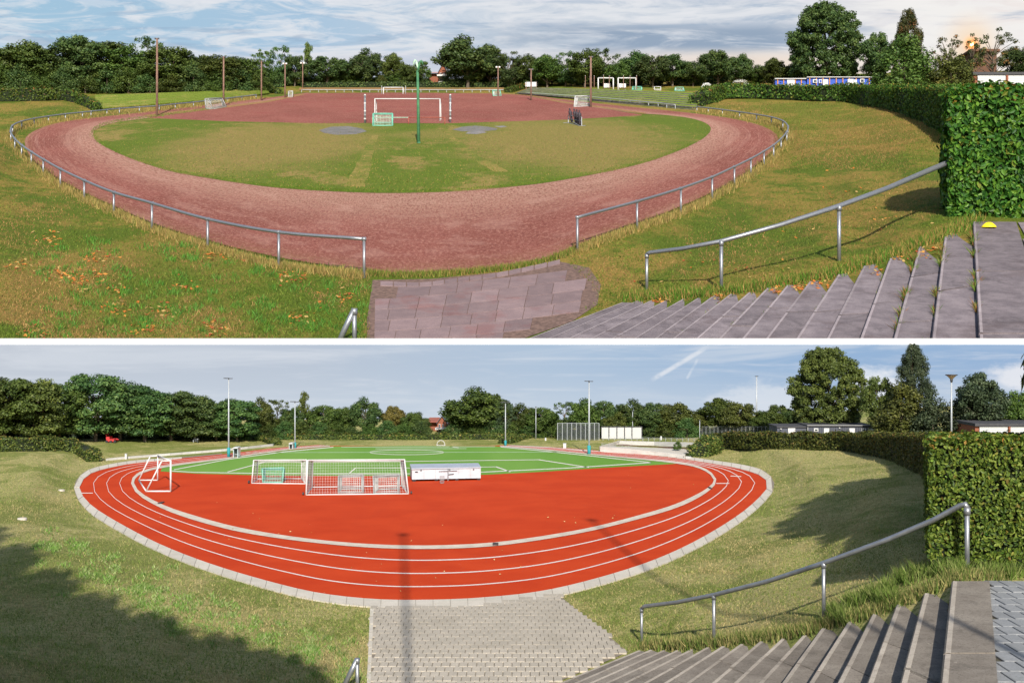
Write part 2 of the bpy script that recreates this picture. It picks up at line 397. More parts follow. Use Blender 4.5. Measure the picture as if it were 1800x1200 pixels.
M['nose_low'] = stone('worn_lit_nosing_concrete', (.31,.27,.225), (.39,.345,.29), (.2,.17,.14), 1.3, .3, (.18,.15,.12), .4)  # worn edge tone, kept lighter than the tread to paint in the step shadows
M['nose_up'] = stone('old_lit_nosing_concrete', (.23,.195,.205), (.29,.25,.26), (.12,.1,.1), 4.2, .3, (.12,.1,.1), .4)
M['slab_low'] = stone('pale_paving', (.46,.42,.35), (.53,.48,.41), (.36,.33,.28), 1.3, .3, (.36,.33,.27), .35)
M['block_low'] = stone('pale_block_paving', (.36,.32,.26), (.43,.38,.31), (.26,.23,.19), 1.3, .3, (.3,.26,.2), .4)
M['block_grey'] = stone('grey_block_paving', (.20,.205,.21), (.25,.255,.26), (.13,.13,.13), 1.3, .3, (.2,.2,.18), .4)
M['slab_up'] = stone('reddish_paving', (.16,.115,.118), (.205,.145,.145), (.085,.055,.058), 4.2, .4, (.17,.075,.07), .5)
M['joint'] = simple('joint_soil', (.07,.065,.045), .95, scale=8)
M['joint_dirt'] = simple('reddish_dirt', (.12,.075,.06), .95, scale=1.2, var=.4)
M['joint_sand'] = simple('joint_sand', (.2,.17,.13), .95, scale=8)
M['concrete'] = stone('wall_concrete', (.42,.40,.37), (.52,.50,.46), (.35,.33,.3), 1.5, .2, (.3,.29,.25), .5)
M['concrete_old'] = stone('old_concrete', (.13,.125,.12), (.20,.185,.18), (.08,.08,.08), 4.2, .4, (.1,.1,.07), .6)
M['line'] = simple('white_paint', (.60,.55,.50), .7, var=.1, scale=2)
M['line_faint'] = simple('worn_white_paint', (.42,.52,.38), .8, var=.15, scale=1)
M['kerb'] = simple('pale_kerb', (.50,.43,.35), .8, var=.15, scale=1.5)
M['white_strip'] = simple('border_white', (.88,.88,.88), .8, var=.01, scale=.4)

# ------------------------------------------------------------------ skies (backdrops far behind each ground)
def sky_mat(name, upper):
    t = NT(name); t.n.remove(t.b)
    uv = t.N('ShaderNodeTexCoord').outputs['UV']; s = t.N('ShaderNodeSeparateXYZ', i={0: uv}); x, y = s.outputs[0], s.outputs[1]
    G = 2 ** -EXPO
    def c(r, g, b):
        f = lambda v: ((v / 255 + .055) / 1.055) ** 2.4
        return (f(r), f(g), f(b))
    def st(sx, sy, off=0): return t.N('ShaderNodeVectorMath', operation='MULTIPLY_ADD', i={0: uv, 1: (sx, sy, 0), 2: (off, off * .7, off)}).outputs[0]
    if upper:
        base = t.ramp(t.math('MULTIPLY', x, 1.0), [(0, c(160,196,220)), (.3, c(170,198,222)), (.5, c(200,210,222)), (.75, c(205,212,222)), (1, c(236,228,226))])
        n1 = t.noise(st(9, 30), 1, 8, .62, 1.0); n2 = t.noise(st(6, 36, 7), 1, 8, .6, 1.2); n3 = t.noise(st(24, 70, 3), 1, 6, .6, .4)
        col = t.mix(t.math('MULTIPLY', t.smooth(n1, .44, .60), .8), base, c(230,232,236))
        col = t.mix(t.math('MULTIPLY', t.smooth(n2, .5, .66), .6), col, c(150,174,200))
        col = t.mix(t.math('MULTIPLY', t.smooth(n3, .5, .62), .35), col, c(236,236,240))
        # low bright band, dark cloud bank above it, right of the middle
        low = t.smooth(y, .066, .092)          # 1 near the tree line
        right = t.smooth(x, .45, .75)
        bank = t.math('MULTIPLY', t.math('MULTIPLY', t.smooth(y, .025, .05), t.smooth(y, .088, .065)), t.math('MULTIPLY', t.smooth(x, .42, .6), t.smooth(x, .86, .74)))
        col = t.mix(t.math('MULTIPLY', bank, t.smooth(n2, .35, .55)), col, c(150,168,190))
        col = t.mix(t.math('MULTIPLY', t.math('MULTIPLY', low, .8), right), col, c(250,228,196))
        col = t.mix(t.math('MULTIPLY', low, .35), col, c(222,214,222))
        col = t.mix(t.math('MULTIPLY', t.smooth(x, .76, .9), t.math('MULTIPLY', t.smooth(n1, .3, .6), .6)), col, c(250,246,240))
        q = t.N('ShaderNodeVectorMath', operation='SUBTRACT', i={0: uv, 1: (1708/1800, 78/1200, 0)}).outputs[0]
        q = t.N('ShaderNodeVectorMath', operation='MULTIPLY', i={0: q, 1: (1.5, 1, 0)}).outputs[0]
        r = t.N('ShaderNodeVectorMath', operation='LENGTH', i={0: q}).outputs['Value']
        col = t.mix(t.math('MULTIPLY', t.smooth(r, .06, .0), .6), col, c(255,214,160))
        col = t.mix(t.smooth(r, .016, .0), col, (1.9,.62,.10))
        col = t.mix(t.smooth(r, .0036, .002), col, (9,5.5,2))
    else:
        base = t.ramp(x, [(0, c(196,203,214)), (.3, c(188,199,214)), (.55, c(174,195,218)), (.8, c(150,180,214)), (1, c(152,180,214))])
        hor = t.smooth(y, .52, .62)
        col = t.mix(t.math('MULTIPLY', hor, .75), base, c(203,214,226))
        n1 = t.noise(st(4, 22, 2), 1, 6, .6, 1.0); n2 = t.noise(st(7, 60, 9), 1, 6, .65, .5)
        col = t.mix(t.math('MULTIPLY', t.smooth(n1, .45, .7), .5), col, c(218,224,232))
        col = t.mix(t.math('MULTIPLY', t.smooth(n2, .5, .7), .35), col, c(224,228,235))
        def streak(x0, y0, x1, y1, w0, w1, amt, colr):
            L = math.hypot((x1-x0)*1.5, y1-y0); ux, uy = (x1-x0)*1.5/L, (y1-y0)/L
            q = t.N('ShaderNodeVectorMath', operation='SUBTRACT', i={0: uv, 1: (x0, y0, 0)}).outputs[0]
            q = t.N('ShaderNodeVectorMath', operation='MULTIPLY', i={0: q, 1: (1.5, 1, 0)}).outputs[0]
            al = t.N('ShaderNodeVectorMath', operation='DOT_PRODUCT', i={0: q, 1: (ux, uy, 0)}).outputs['Value']
            ac = t.math('ABSOLUTE', t.N('ShaderNodeVectorMath', operation='DOT_PRODUCT', i={0: q, 1: (-uy, ux, 0)}).outputs['Value'])
            f = t.math('MULTIPLY', t.smooth(ac, w0, w0 * .2), t.math('MULTIPLY', t.smooth(al, 0, L * .15), t.smooth(al, L, L * .8)))
            f = t.math('MULTIPLY', f, t.smooth(t.noise(st(60, 60, 1), 1, 4, .6), .25, .6))
            return t.mix(t.math('MULTIPLY', f, amt), col, colr)
        col = streak(1140/1800, 671/1200, 1250/1800, 606/1200, .005, 0, .65, c(236,238,242))
        col = streak(1206/1800, 668/1200, 1228/1800, 628/1200, .003, 0, .5, c(226,232,240))
        def puff(box, amt, colr):
            x0, y0, x1, y1 = [v / k for v, k in zip(box, (1800, 1200, 1800, 1200))]
            q = t.N('ShaderNodeVectorMath', operation='SUBTRACT', i={0: uv, 1: ((x0+x1)/2, (y0+y1)/2, 0)}).outputs[0]
            q = t.N('ShaderNodeVectorMath', operation='MULTIPLY', i={0: q, 1: (2/(x1-x0), 2/(y1-y0), 0)}).outputs[0]
            r = t.N('ShaderNodeVectorMath', operation='LENGTH', i={0: q}).outputs['Value']
            r = t.math('ADD', r, t.math('MULTIPLY_ADD', t.noise(st(40, 60, 5), 1, 6, .65), 1.6, -.8))
            return t.mix(t.math('MULTIPLY', t.smooth(r, 1.1, .4), amt), col, colr)
        col = puff((1480,640,1600,712), .9, c(232,236,242)); col = puff((1730,630,1860,690), .9, c(232,234,240)); col = puff((1240,668,1460,740), .7, c(222,228,236))
    e = t.N('ShaderNodeEmission', i={0: col, 1: G}); t.L(e.outputs[0], t.out.inputs[0])
    t.m.cycles.emission_sampling = 'FRONT'
    return t.m
def sky_wall(name, d, ytop, ybot, x0, x1, mat):
    vs = [at_depth(x0, ybot, d), at_depth(x1, ybot, d), at_depth(x1, ytop, d), at_depth(x0, ytop, d)]
    me = bpy.data.meshes.new(name); me.from_pydata([tuple(v) for v in vs], [], [(0,1,2,3)]); me.update()
    l = me.uv_layers.new(name='UVMap')
    for i, (x, y) in enumerate(((x0,ybot),(x1,ybot),(x1,ytop),(x0,ytop))): l.data[i].uv = (x/1800, y/1200)
    me.materials.append(mat); o = new_obj(name, me); o['kind'] = 'structure'; return o
sky_wall('sky', 1075.0, -260, 260, -900, 2700, sky_mat('cloudy_evening_sky', True))
sky_wall('sky', BORDER_Y + .6, 602, 760, -900, 2700, sky_mat('blue_day_sky', False))
# white strip standing for the border between the two views, not a wall
rw = MB().box((0, BORDER_Y + .2, HC), (560, .4, .80)).build('border_strip', M['white_strip'])
tag(rw, kind='structure', label='long white border strip standing for the border between the upper cinder view and the lower red view')

# ------------------------------------------------------------------ terrain sheets
def terrain(name, m, xs, ys, ymax, mat, ymin=None):
    Xg, Yg = np.meshgrid(xs, ys); dz = m.dz(Xg.ravel(), Yg.ravel()).reshape(Xg.shape)
    # inside the flat sports area keep it under the overlays
    X, Y, Z = m.xyz(Xg, Yg, dz)
    if ymin is not None:
        k = np.clip(ymin / Y, 1, None); Yn = np.maximum(Y, ymin); X = X; Z = np.where(Y < ymin, m.z0 + m.a * Yn + dz, Z); Y = Yn
    for _c in range(1):
        over = Y > ymax; Z = np.where(over, m.z0 + m.a * ymax + dz, Z); X = np.where(over, X * ymax / Y, X); Y = np.minimum(Y, ymax)
    nr, nc = Xg.shape
    V = np.stack([X, Y, Z - .012 * m.k], -1).reshape(-1, 3)
    i = np.arange(nr * nc).reshape(nr, nc)
    Fc = np.stack([i[:-1, :-1], i[1:, :-1], i[1:, 1:], i[:-1, 1:]], -1).reshape(-1, 4)
    me = bpy.data.meshes.new(name); me.vertices.add(len(V)); me.vertices.foreach_set('co', V.astype(np.float32).ravel())
    me.loops.add(Fc.size); me.loops.foreach_set('vertex_index', Fc.astype(np.int32).ravel())
    me.polygons.add(len(Fc)); me.polygons.foreach_set('loop_start', np.arange(0, Fc.size, 4, dtype=np.int32))
    me.update(calc_edges=True); me.validate(); me.polygons.foreach_set('use_smooth', [True] * len(me.polygons))
    me.materials.append(mat); o = new_obj(name, me); o['kind'] = 'structure'; return o
def ladder(a, b, n, p):      # denser towards a
    return a + (b - a) * np.linspace(0, 1, n) ** p
gxs = np.r_[np.linspace(-900, -40, 24), np.linspace(-20, 1820, 185), np.linspace(1850, 2700, 24)]
terrain('ground', LO, gxs, np.r_[ladder(705, 800, 34, 1.0), ladder(804, 1400, 110, 1.25)], BORDER_Y + .3, M['grass_low'])
terrain('ground', UP, gxs, np.r_[ladder(100, 200, 50, 1.0), ladder(204, 600, 110, 1.1), [640, 700, 780]], 1073.0, M['grass_up'], ymin=BORDER_Y + .75)

# ------------------------------------------------------------------ lower red track and green pitch
def ring(m, prs, n, lift):
    O = spline([p[0] for p in prs], n)
    s = np.array([p[0] for p in prs], float); L = np.r_[0, np.cumsum(np.hypot(*np.diff(s, axis=0).T))]
    u = np.linspace(0, L[-1], n); I0 = np.array([p[1] for p in prs], float)
    # inner curve sampled at matching knots with the same spline weights
    pi = np.vstack([2*I0[0]-I0[1], I0, 2*I0[-1]-I0[-2]]); I = []
    for v in u:
        i = min(max(np.searchsorted(L, v) - 1, 0), len(I0) - 2); t = (v - L[i]) / (L[i+1] - L[i])
        a, b, c, d = pi[i], pi[i+1], pi[i+2], pi[i+3]
        I.append(.5 * ((2*b) + (c-a)*t + (2*a-5*b+4*c-d)*t*t + (3*b-a-3*c+d)*t**3))
    I = np.array(I)
    return O, I, [m.P(x, y, lift) for x, y in O], [m.P(x, y, lift) for x, y in I]
O2, I2, OW, IW = ring(LO, LT, 260, .004)
track = strip('running_track', OW, IW, M['red'], None, 1)
sheet('sports_area', LO, [(x, y) for x, y in I2[::3]] + [(870,783)], .003, M['red'])
GP = [(282,828),(345,832),(440,834.5),(600,836),(715,836.5),(853,834),(950,829),(1033,823.5),(1110,819),(1193,814.5),(1130,807.5),(1040,799),(960,791),(868,783.6),(720,783),(585,784.2),(502,791),(402,805.5),(318,817),(285,822)]
pitch = sheet('playing_field', LO, GP, .010, M['turf'])
def wl(pts, w, mat='line', n=0): return line_px('field_line', LO, pts, w * .72, .016, M[mat], pitch, n)
wl([(302,827.2),(340,829.5),(440,831.3),(560,832),(700,832.3)], 1.6); wl([(853,829),(1000,822),(1145,812.5)], 1.7)
wl([(700,832.3),(760,832),(853,829)], 1.6)
wl([(306,825),(400,807),(500,793.5),(586,785.4)], 1.6); wl([(1145,812.5),(1040,801),(960,792.6),(880,785)], 1.5)
a = np.linspace(0, 2*math.pi, 60)
wl([(715 + 65*math.cos(v), 794.5 + 4.2*math.sin(v)) for v in a], 1.0)
wl([(430,795),(650,794.6),(980,794.2)], .7, 'line_faint')
wl([(713,810.5),(947,807.5)], 1.2); wl([(947,807.5),(1035,821)], 1.7); wl([(470,810.5),(713,810.5)], 1.2); wl([(470,810.5),(400,829)], 1.7)
wl([(625,822),(740,822),(872,820)], 1.1); wl([(872,820),(897,828.5)], 2.2); wl([(625,822),(612,833)], 2.2)
wl([(660,788.2),(820,788)], .7); wl([(790,784.5),(806,786.4)], 1.0); wl([(600,785.2),(870,784.6)], .8)
# lanes and kerbs on the track
for fr in (.25, .5, .75):
    pts = [O2[i] * (1-fr) + I2[i] * fr for i in range(0, 260, 2)]
    Wl = [m for m in np.interp(np.linspace(0, 1, 130), [0,.15,.22,.3,.5,.7,.78,.86,1], [.3,.5,1.0,1.4,1.7,1.5,1.2,.6,.3])]
    line_px('lane_line', LO, pts, Wl, .010, M['line'], track)
kw = np.interp(np.linspace(0, 1, 130), [0,.08,.18,.25,.35,.5,.65,.74,.8,.88,1], [1.2,2,4.5,8,6,6.5,6,7,4,2,1.2])
kb = line_px('kerb', LO, I2[::2], kw, .030, M['kerb'], track)
kb.location.z = 0
M['drain'] = simple('dark_iron', (.07,.05,.045), .6, .5)
for (x, y, a1, b1) in ((871,955.5,10,4), (283,883,6,3), (1248,857,4,3)):
    p = LO.P(x, y, .05); MB().box((p.x, p.y, p.z), (a1 * p.y / F, b1 * p.y * p.y / F / HC, .05)).build('drain_cover', M['drain'], track)
for (x0, y0, x1, y1) in ((140,866,163,866), (1259,849,1282,849), (1284,836,1303,837)):
    line_px('lane_mark', LO, [(x0, y0), (x1, y1)], 1.2, .012, M['line'], track)
# pale slabs round the outside
side = []
Tg = np.gradient(O2, axis=0); Tg /= np.linalg.norm(Tg, axis=1)[:, None]
Nn = np.stack([-Tg[:, 1], Tg[:, 0]], 1)
bw = np.interp(np.linspace(0, 1, 260), [0,.1,.17,.22,.3,.45,.6,.7,.78,.83,.9,1], [1.5,2,6,12.5,13,14,13.5,13,12,6,2.5,1.5])
cen = O2.mean(0); sg = np.sign(((O2 - cen) * Nn).sum(1)); sg = np.where(sg == 0, 1, sg); sg[:] = np.median(sg)
Q2 = O2 + Nn * (bw * sg)[:, None]
fine_u = np.r_[0, np.cumsum(np.hypot(*np.diff(O2, axis=0).T))]
def at_u(A, u): return np.array([np.interp(u, fine_u, A[:, 0]), np.interp(u, fine_u, A[:, 1])])
u = fine_u[28]; rngs = random.Random(3)
while u < fine_u[-30]:
    p = at_u(O2, u); step = float(np.interp(p[1], [800, 850, 900, 1000, 1060], [16, 17, 19, 26, 31]))
    a1, b1, a2, b2 = at_u(O2, u + .35), at_u(Q2, u + .35), at_u(O2, u + step - .35), at_u(Q2, u + step - .35)
    lf = .045 + rngs.uniform(-.006, .006)
    MB().prism([LO.P(*a1, lf), LO.P(*a2, lf), LO.P(*b2, lf), LO.P(*b1, lf)], .09).build('paving_slab', M['slab_low'], track)
    u += step
base_strip = strip('joint_bed', [LO.P(*p, .012) for p in O2[20:-20]], [LO.P(*p, .012) for p in Q2[20:-20]], M['joint_sand'], track)

# ------------------------------------------------------------------ upper cinder track, pitch, infield
O1, I1, OW1, IW1 = ring(UP, UT, 260, .06)
ctrack = strip('running_track', OW1, IW1, M['cinder'], None, 2)
sheet('cinder_field', UP, [(265,209),(262,206),(322,199),(410,186),(492,173.5),(545,164),(700,163),(872,164.5),(925,168),(985,180.5),(1060,191),(1128,202),(1128,205),(1050,209),(1000,211.5),(900,214.5),(790,218),(560,218),(400,214)], .10, M['cinder_pitch'])
IG = [(262,207.5),(400,213.5),(560,217),(640,216.5),(790,217),(900,213.5),(1000,210.5),(1050,207.5),(1128,203),(1150,201.5)]
rest = [(p[1]) for p in UT if p[1][1] > 205.5 or p[1][0] > 1150][::-1]
rest = [p for p in rest if not (p[0] < 300 and p[1] < 210)]
sheet('infield', UP, IG + [tuple(v) for v in spline([(1165,201.8)] + [p for p in rest if not (p[0] == 1165)] + [(225,212)], 120)[1:]], .14, M['infield'])
M['worn'] = grass_mat('worn_path_grass', UP, (.12,.15,.02), (.08,.10,.02), (.27,.18,.06), (.15,.10,.05), .50, (), .25, .4)
for pts, ws in (([(660,238),(648,262),(640,290),(622,328)], (12,38)), ([(783,226),(800,247),(835,275),(882,302)], (8,30)), ([(180,226),(215,222),(262,219)], (5,3))):
    S_ = spline(pts, 16); w_ = np.linspace(*ws, 16) * rng.uniform(.8, 1.15, 16)
    strip('worn_path', [UP.P(x - w/2, y, .155) for (x, y), w in zip(S_, w_)], [UP.P(x + w/2, y, .155) for (x, y), w in zip(S_, w_)], M['worn'])
# narrow grass verge between pitch and straight
strip('verge', [UP.P(x, y, .12) for x, y in ((262,205.5),(320,199),(400,189),(470,180),(535,166.5))], [UP.P(x, y, .12) for x, y in ((248,203),(318,194.5),(398,186),(468,177.5),(530,165))], M['bank_dry'])
strip('verge', [UP.P(x, y, .13) for x, y in spline([(860,164.5),(925,168.2),(985,180),(1060,190),(1130,200)], 20)], [UP.P(x, y, .13) for x, y in spline([(862,163.6),(930,167.2),(990,178.4),(1066,188.6),(1138,198.8)], 20)], M['bank_dry'])
sheet('patch', UP, [(560,229),(582,223),(612,222),(636,226),(645,231),(625,236),(590,237),(570,234)], .18, M['concrete_old'])
sheet('patch', UP, [(795,228),(812,223),(835,221),(858,223),(875,226),(872,229),(846,231),(812,231)], .18, M['concrete_old'])
sheet('patch', UP, [(822,232),(846,229.5),(856,233),(838,236),(818,235)], .19, M['concrete_old'])
sheet('patch', UP, [(868,222),(885,221),(892,223),(880,224.5)], .18, M['concrete_old'])

# ------------------------------------------------------------------ stairs
def stairs(m, L, mat, label, group_len, joints, ext, nose_mat=None):
    """L: list of (TLx,TLy,BLx,BLy,dz) from the top landing down; each step is a slab reaching under the one above"""
    W3 = []
    for (x1, y1, x2, y2, z) in L:
        a = m.P(x1, y1, z); b = m.P(x2, y2, z); dr = (b - a)
        if ext is None: b = a + dr * 1.5
        else: b = a + dr * ((ext - a.y) / dr.y) if abs(dr.y) > 1e-6 else b
        b.z = m.g(b.x, b.y, z); W3.append((a, b))
    base = W3[len(L) // 2][0]
    root = thing('stairs', (base.x, base.y, m.g(base.x, base.y)), label, 'stairs')
    rr = random.Random(5)
    for i, (a, b) in enumerate(W3):
        z = L[i][4]
        if i == 0: ua, ub = a + Vector((group_len, 0, 0)), b + Vector((group_len * 1.1, 0, 0))
        else:
            o = W3[i-1]; ov = .12 * m.k
            ua, ub = o[0] + Vector((ov, 0, 0)), o[1] + Vector((ov, 0, 0))
        for p in (ua, ub): p.z = m.g(p.x, p.y, z)
        cuts = [0] + sorted(rr.uniform(.25, .75) if k == 1 else rr.uniform(.3, .9) for k in range(1, joints)) + [1]
        cuts = [0]
        c = rr.uniform(.28, .6)
        while c < .95: cuts.append(c); c += rr.uniform(.36, .44)
        cuts.append(1)
        for k in range(len(cuts) - 1):
            t0, t1 = cuts[k] + (.004 if k else 0), cuts[k+1] - .004
            q = [a.lerp(b, t0), ua.lerp(ub, t0), ua.lerp(ub, t1), a.lerp(b, t1)]
            j = rr.uniform(-.012, .012) * m.k
            q = [Vector((p.x, p.y, m.g(p.x, p.y, z) + j)) for p in q]
            nose = (q[3] - q[0]).normalized(); side_v = Vector((-nose.y, nose.x, 0))
            if side_v.x > 0: side_v = -side_v
            e = .035 * m.k
            # slab with a chamfered nosing
            qi = [q[0] - side_v * e, q[1], q[2], q[3] - side_v * e]
            lowr = [Vector((p.x, p.y, p.z - e)) for p in q]; bot = [Vector((p.x, p.y, p.z - .62 * m.k)) for p in q]
            vs = qi + lowr + bot
            fs = [(0,1,2,3), (0,4,5,1), (1,5,6,2), (2,6,7,3), (3,7,4,0), (4,8,9,5), (5,9,10,6), (6,10,11,7), (7,11,8,4)]
            n = (qi[1] - qi[0]).cross(qi[3] - qi[0])
            if n.z < 0: fs = [f[::-1] for f in fs]
            st_ = MB().add(vs, fs).build('step', mat, root)
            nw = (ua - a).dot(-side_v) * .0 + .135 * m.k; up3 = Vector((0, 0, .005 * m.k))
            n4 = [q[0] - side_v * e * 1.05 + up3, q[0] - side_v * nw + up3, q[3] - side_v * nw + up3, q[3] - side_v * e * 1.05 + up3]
            if i < len(W3): MB().prism(n4, .004 * m.k).build('nosing', nose_mat, st_)  # smooth front edge; its contrast with the tread also paints the shadow band
    return root, W3
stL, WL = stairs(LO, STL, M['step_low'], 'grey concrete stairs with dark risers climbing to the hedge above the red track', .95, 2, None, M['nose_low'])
stU, WU = stairs(UP, STU, M['step_up'], 'purplish weathered concrete stairs above the old cinder track', 9.4, 2, BORDER_Y + .7, M['nose_up'])
# upper landing: a second row of slabs beside the top step, weeds between
a, b = WU[0]
for k in range(5):
    t0, t1 = k / 5 + .004, (k + 1) / 5 - .004
    q = [a.lerp(b, t0) + Vector((9.8, 0, 0)), a.lerp(b, t0) + Vector((34, 0, 0)), a.lerp(b, t1) + Vector((34, 0, 0)), a.lerp(b, t1) + Vector((10.8, 0, 0))]
    q = [Vector((p.x, p.y, UP.g(p.x, p.y, 12.3))) for p in q]
    MB().prism(q, 2.5).build('paving_slab', M['step_up'], stU)

# ------------------------------------------------------------------ paved areas
def pip(x, y, poly): return bool(seg_dist([x], [y], poly)[1][0])
def clip_quads(m, poly, x0, x1, y0, y1, sx, sy, gap, z, lift, matf, parent, near, name, pattern, hgt):
    px = [m.P(x, y, z) for x, y in poly]; P2 = [(p.x, p.y) for p in px]
    cells = []
    r = 0; Y = y0
    while Y < y1:
        off = (sx * .5 if r % 2 else 0); X = x0 - off
        while X < x1:
            cells.append((X, Y, sx, sy)); X += sx
        Y += sy; r += 1
    keep = [c for c in cells if pip(c[0] + c[2]/2, c[1] + c[3]/2, P2)]
    keep.sort(key=lambda c: c[1])
    rr = random.Random(2); rest = MB(); bank = {}
    for i, (X, Y, w, h) in enumerate(keep):
        zz = lift + rr.uniform(-.006, .006) * m.k
        if i < near:
            key = rr.randrange(6)
            if key not in bank:
                j = [rr.uniform(-.004, .004) * m.k for _ in range(4)]
                g2 = gap / 2; e = .012 * m.k
                vs = [(g2+e, g2+e, 0), (w-g2-e, g2+e, j[1]), (w-g2-e, h-g2-e, j[2]), (g2+e, h-g2-e, j[3]), (g2,g2,-e),(w-g2,g2,-e),(w-g2,h-g2,-e),(g2,h-g2,-e),
                      (g2,g2,-hgt),(w-g2,g2,-hgt),(w-g2,h-g2,-hgt),(g2,h-g2,-hgt)]
                if m.a: vs = [(a1, b1, c1 + m.a * b1) for a1, b1, c1 in vs]
                fs = [(0,1,2,3)] + [(k, k+4, (k+1) % 4 + 4, (k+1) % 4)[::-1] for k in range(4)] + [(k+4, k+8, (k+1) % 4 + 8, (k+1) % 4 + 4)[::-1] for k in range(4)]
                fs = [fs[0]] + [f[::-1] for f in fs[1:]]
                me = bpy.data.meshes.new(name); me.from_pydata(vs, [], fs); me.materials.append(matf); bank[key] = me
            o = new_obj(name, bank[key], parent, Vector((X, Y, m.g(X, Y, z + zz))) - root_loc(parent))
        else:
            g2 = gap / 2
            rest.prism([(X+g2, Y+g2, m.g(X, Y+g2, z+zz)), (X+w-g2, Y+g2, m.g(X, Y+g2, z+zz)), (X+w-g2, Y+h-g2, m.g(X, Y+h-g2, z+zz)), (X+g2, Y+h-g2, m.g(X, Y+h-g2, z+zz))], hgt)
    if rest.v:
        o = rest.build(name + '_rows', matf, parent); o['kind'] = 'stuff'
PV = [(655,1066),(740,1067.5),(850,1063),(980,1043),(1104,1145),(965,1204),(930,1290),(640,1290),(651,1200)]
pave = sheet('path', LO, PV, .006, M['joint_sand'])
clip_quads(LO, PV, -6.6, 5, 37, 55, .30, .62, .022, 0, .05, M['block_low'], pave, 300, 'paving_brick', None, .06)
# edging stones down the left side of the path
for k in range(16):
    y0 = 1068 + k * 14; x0 = 654 - k * .6; q = [LO.P(x0-3.5, y0+.5, .055), LO.P(x0+3, y0+.5, .055), LO.P(x0+2.4, y0+13.2, .055), LO.P(x0-4, y0+13.2, .055)]
    MB().prism(q, .1).build('edging_stone', M['slab_low'], pave)
# grey blocks on the landing
PG = [(1727,1025),(1960,1022),(2100,1300),(1745,1300)]
pl = MB().prism([LO.P(x, y, 4.93) for x, y in [(1724,1022),(1960,1020),(2100,1300),(1742,1300)]], .5).build('landing', M['joint']); tag(pl, kind='structure')
clip_quads(LO, PG, 8.0, 18, 19, 33.5, .37, .74, .03, 4.93, .04, M['block_grey'], pl, 300, 'paving_brick', None, .05)
# big slabs of the old entrance
PU = [(664,508),(720,503),(800,496),(900,483),(985,468),(1030,473),(1050,500),(1045,530),(1000,560),(905,596),(905,640),(650,640),(650,560),(658,520)]
pu = sheet('path', UP, [(655,492),(760,490),(880,478),(985,460),(1035,470),(1056,500),(1050,535),(1005,565),(905,600),(905,640),(645,640),(645,560),(652,515)], .05, M['joint_dirt'])
rows = 7
rr = random.Random(9)
for r in range(rows):
    ya, yb = 506 + r * 19, 506 + (r + 1) * 19
    x = 655 + rr.uniform(-25, 0)
    while x < 1060:
        w = rr.choice([48, 52, 58, 44]); 
        q = []
        for (xx, yy) in ((x+.5, ya+.4), (x+w-.5, ya+.4), (x+w-.5-4, yb-.4), (x+.5-4, yb-.4)):
            sag = -((xx - 655) / 330.0) ** 1.4 * 30 if xx > 655 else 0
            q.append((min(max(xx, 660 - (yy-500)*.02), 1e4), yy + sag))
        cx, cy = sum(p[0] for p in q) / 4, sum(p[1] for p in q) / 4
        if all(pip(cx + (a_-cx)*.8, cy + (b_-cy)*.8, PU) for a_, b_ in q) and q[1][0] - q[0][0] > 8:
            l = .22 + rr.uniform(-.05, .05)
            MB().prism([UP.P(*p, l) for p in q], .4).build('paving_slab', M['slab_up'], pu)
        x += w
# kerb stones at the track's edge of the old entrance
kpts = spline([(668,500),(740,502),(800,495),(880,484),(985,462)], 15)
for i in range(14):
    a1, b1 = kpts[i], kpts[i+1]; q = [(a1[0]+.8, a1[1]-6), (b1[0]-.8, b1[1]-6), (b1[0]-.8, b1[1]+1), (a1[0]+.8, a1[1]+1)]
    MB().prism([UP.P(*p, .28) for p in q], .5).build('kerb_stone', M['slab_up'], pu)

# ------------------------------------------------------------------ foliage
def leaf_mat(name, stops, autumn=(.35,.22,.03), a_from=2.0, trans=.3, rough=.55, var=.5):
    t = NT(name); at = t.N('ShaderNodeAttribute', attribute_name='tint'); s = t.N('ShaderNodeSeparateColor', i={0: at.outputs['Color']})
    oi = t.N('ShaderNodeObjectInfo').outputs['Random']
    c = t.ramp(s.outputs[0], stops)
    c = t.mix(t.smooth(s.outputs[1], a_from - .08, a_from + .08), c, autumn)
    hs = t.N('ShaderNodeHueSaturation', i={'Hue': t.math('MULTIPLY_ADD', oi, .045, .475), 'Value': t.math('MULTIPLY_ADD', oi, var, 1 - var / 2), 'Color': c}); c = hs.outputs[0]
    t.color(c); t.set(rough, 0, .25)
    tr = t.N('ShaderNodeBsdfTranslucent', i={0: c}); mx = t.N('ShaderNodeMixShader', i={0: trans, 1: t.b.outputs[0], 2: tr.outputs[0]})
    t.L(mx.outputs[0], t.out.inputs[0]); return t.m
M['leaf_dark'] = leaf_mat('dark_foliage', [(0, (.018,.044,.014)), (.5, (.055,.10,.026)), (1, (.13,.18,.045))])
M['leaf_mid'] = leaf_mat('green_foliage', [(0, (.02,.042,.009)), (.5, (.062,.10,.018)), (1, (.13,.175,.036))])
M['leaf_bright'] = leaf_mat('light_foliage', [(0, (.03,.05,.01)), (.5, (.08,.11,.02)), (1, (.17,.19,.045))])
M['leaf_yellow'] = leaf_mat('yellowing_foliage', [(0, (.05,.05,.012)), (.5, (.14,.12,.025)), (1, (.26,.21,.05))])
M['leaf_olive'] = leaf_mat('olive_foliage', [(0, (.022,.032,.008)), (.5, (.075,.095,.020)), (1, (.15,.165,.035))], (.16,.12,.02), .97)
M['leaf_blue'] = leaf_mat('grey_green_foliage', [(0, (.016,.028,.014)), (.5, (.045,.068,.032)), (1, (.095,.12,.055))])
M['leaf_evening'] = leaf_mat('sunset_tipped_foliage', [(0, (.015,.03,.01)), (.5, (.05,.07,.018)), (1, (.12,.11,.03))], (.30,.15,.04), .80)
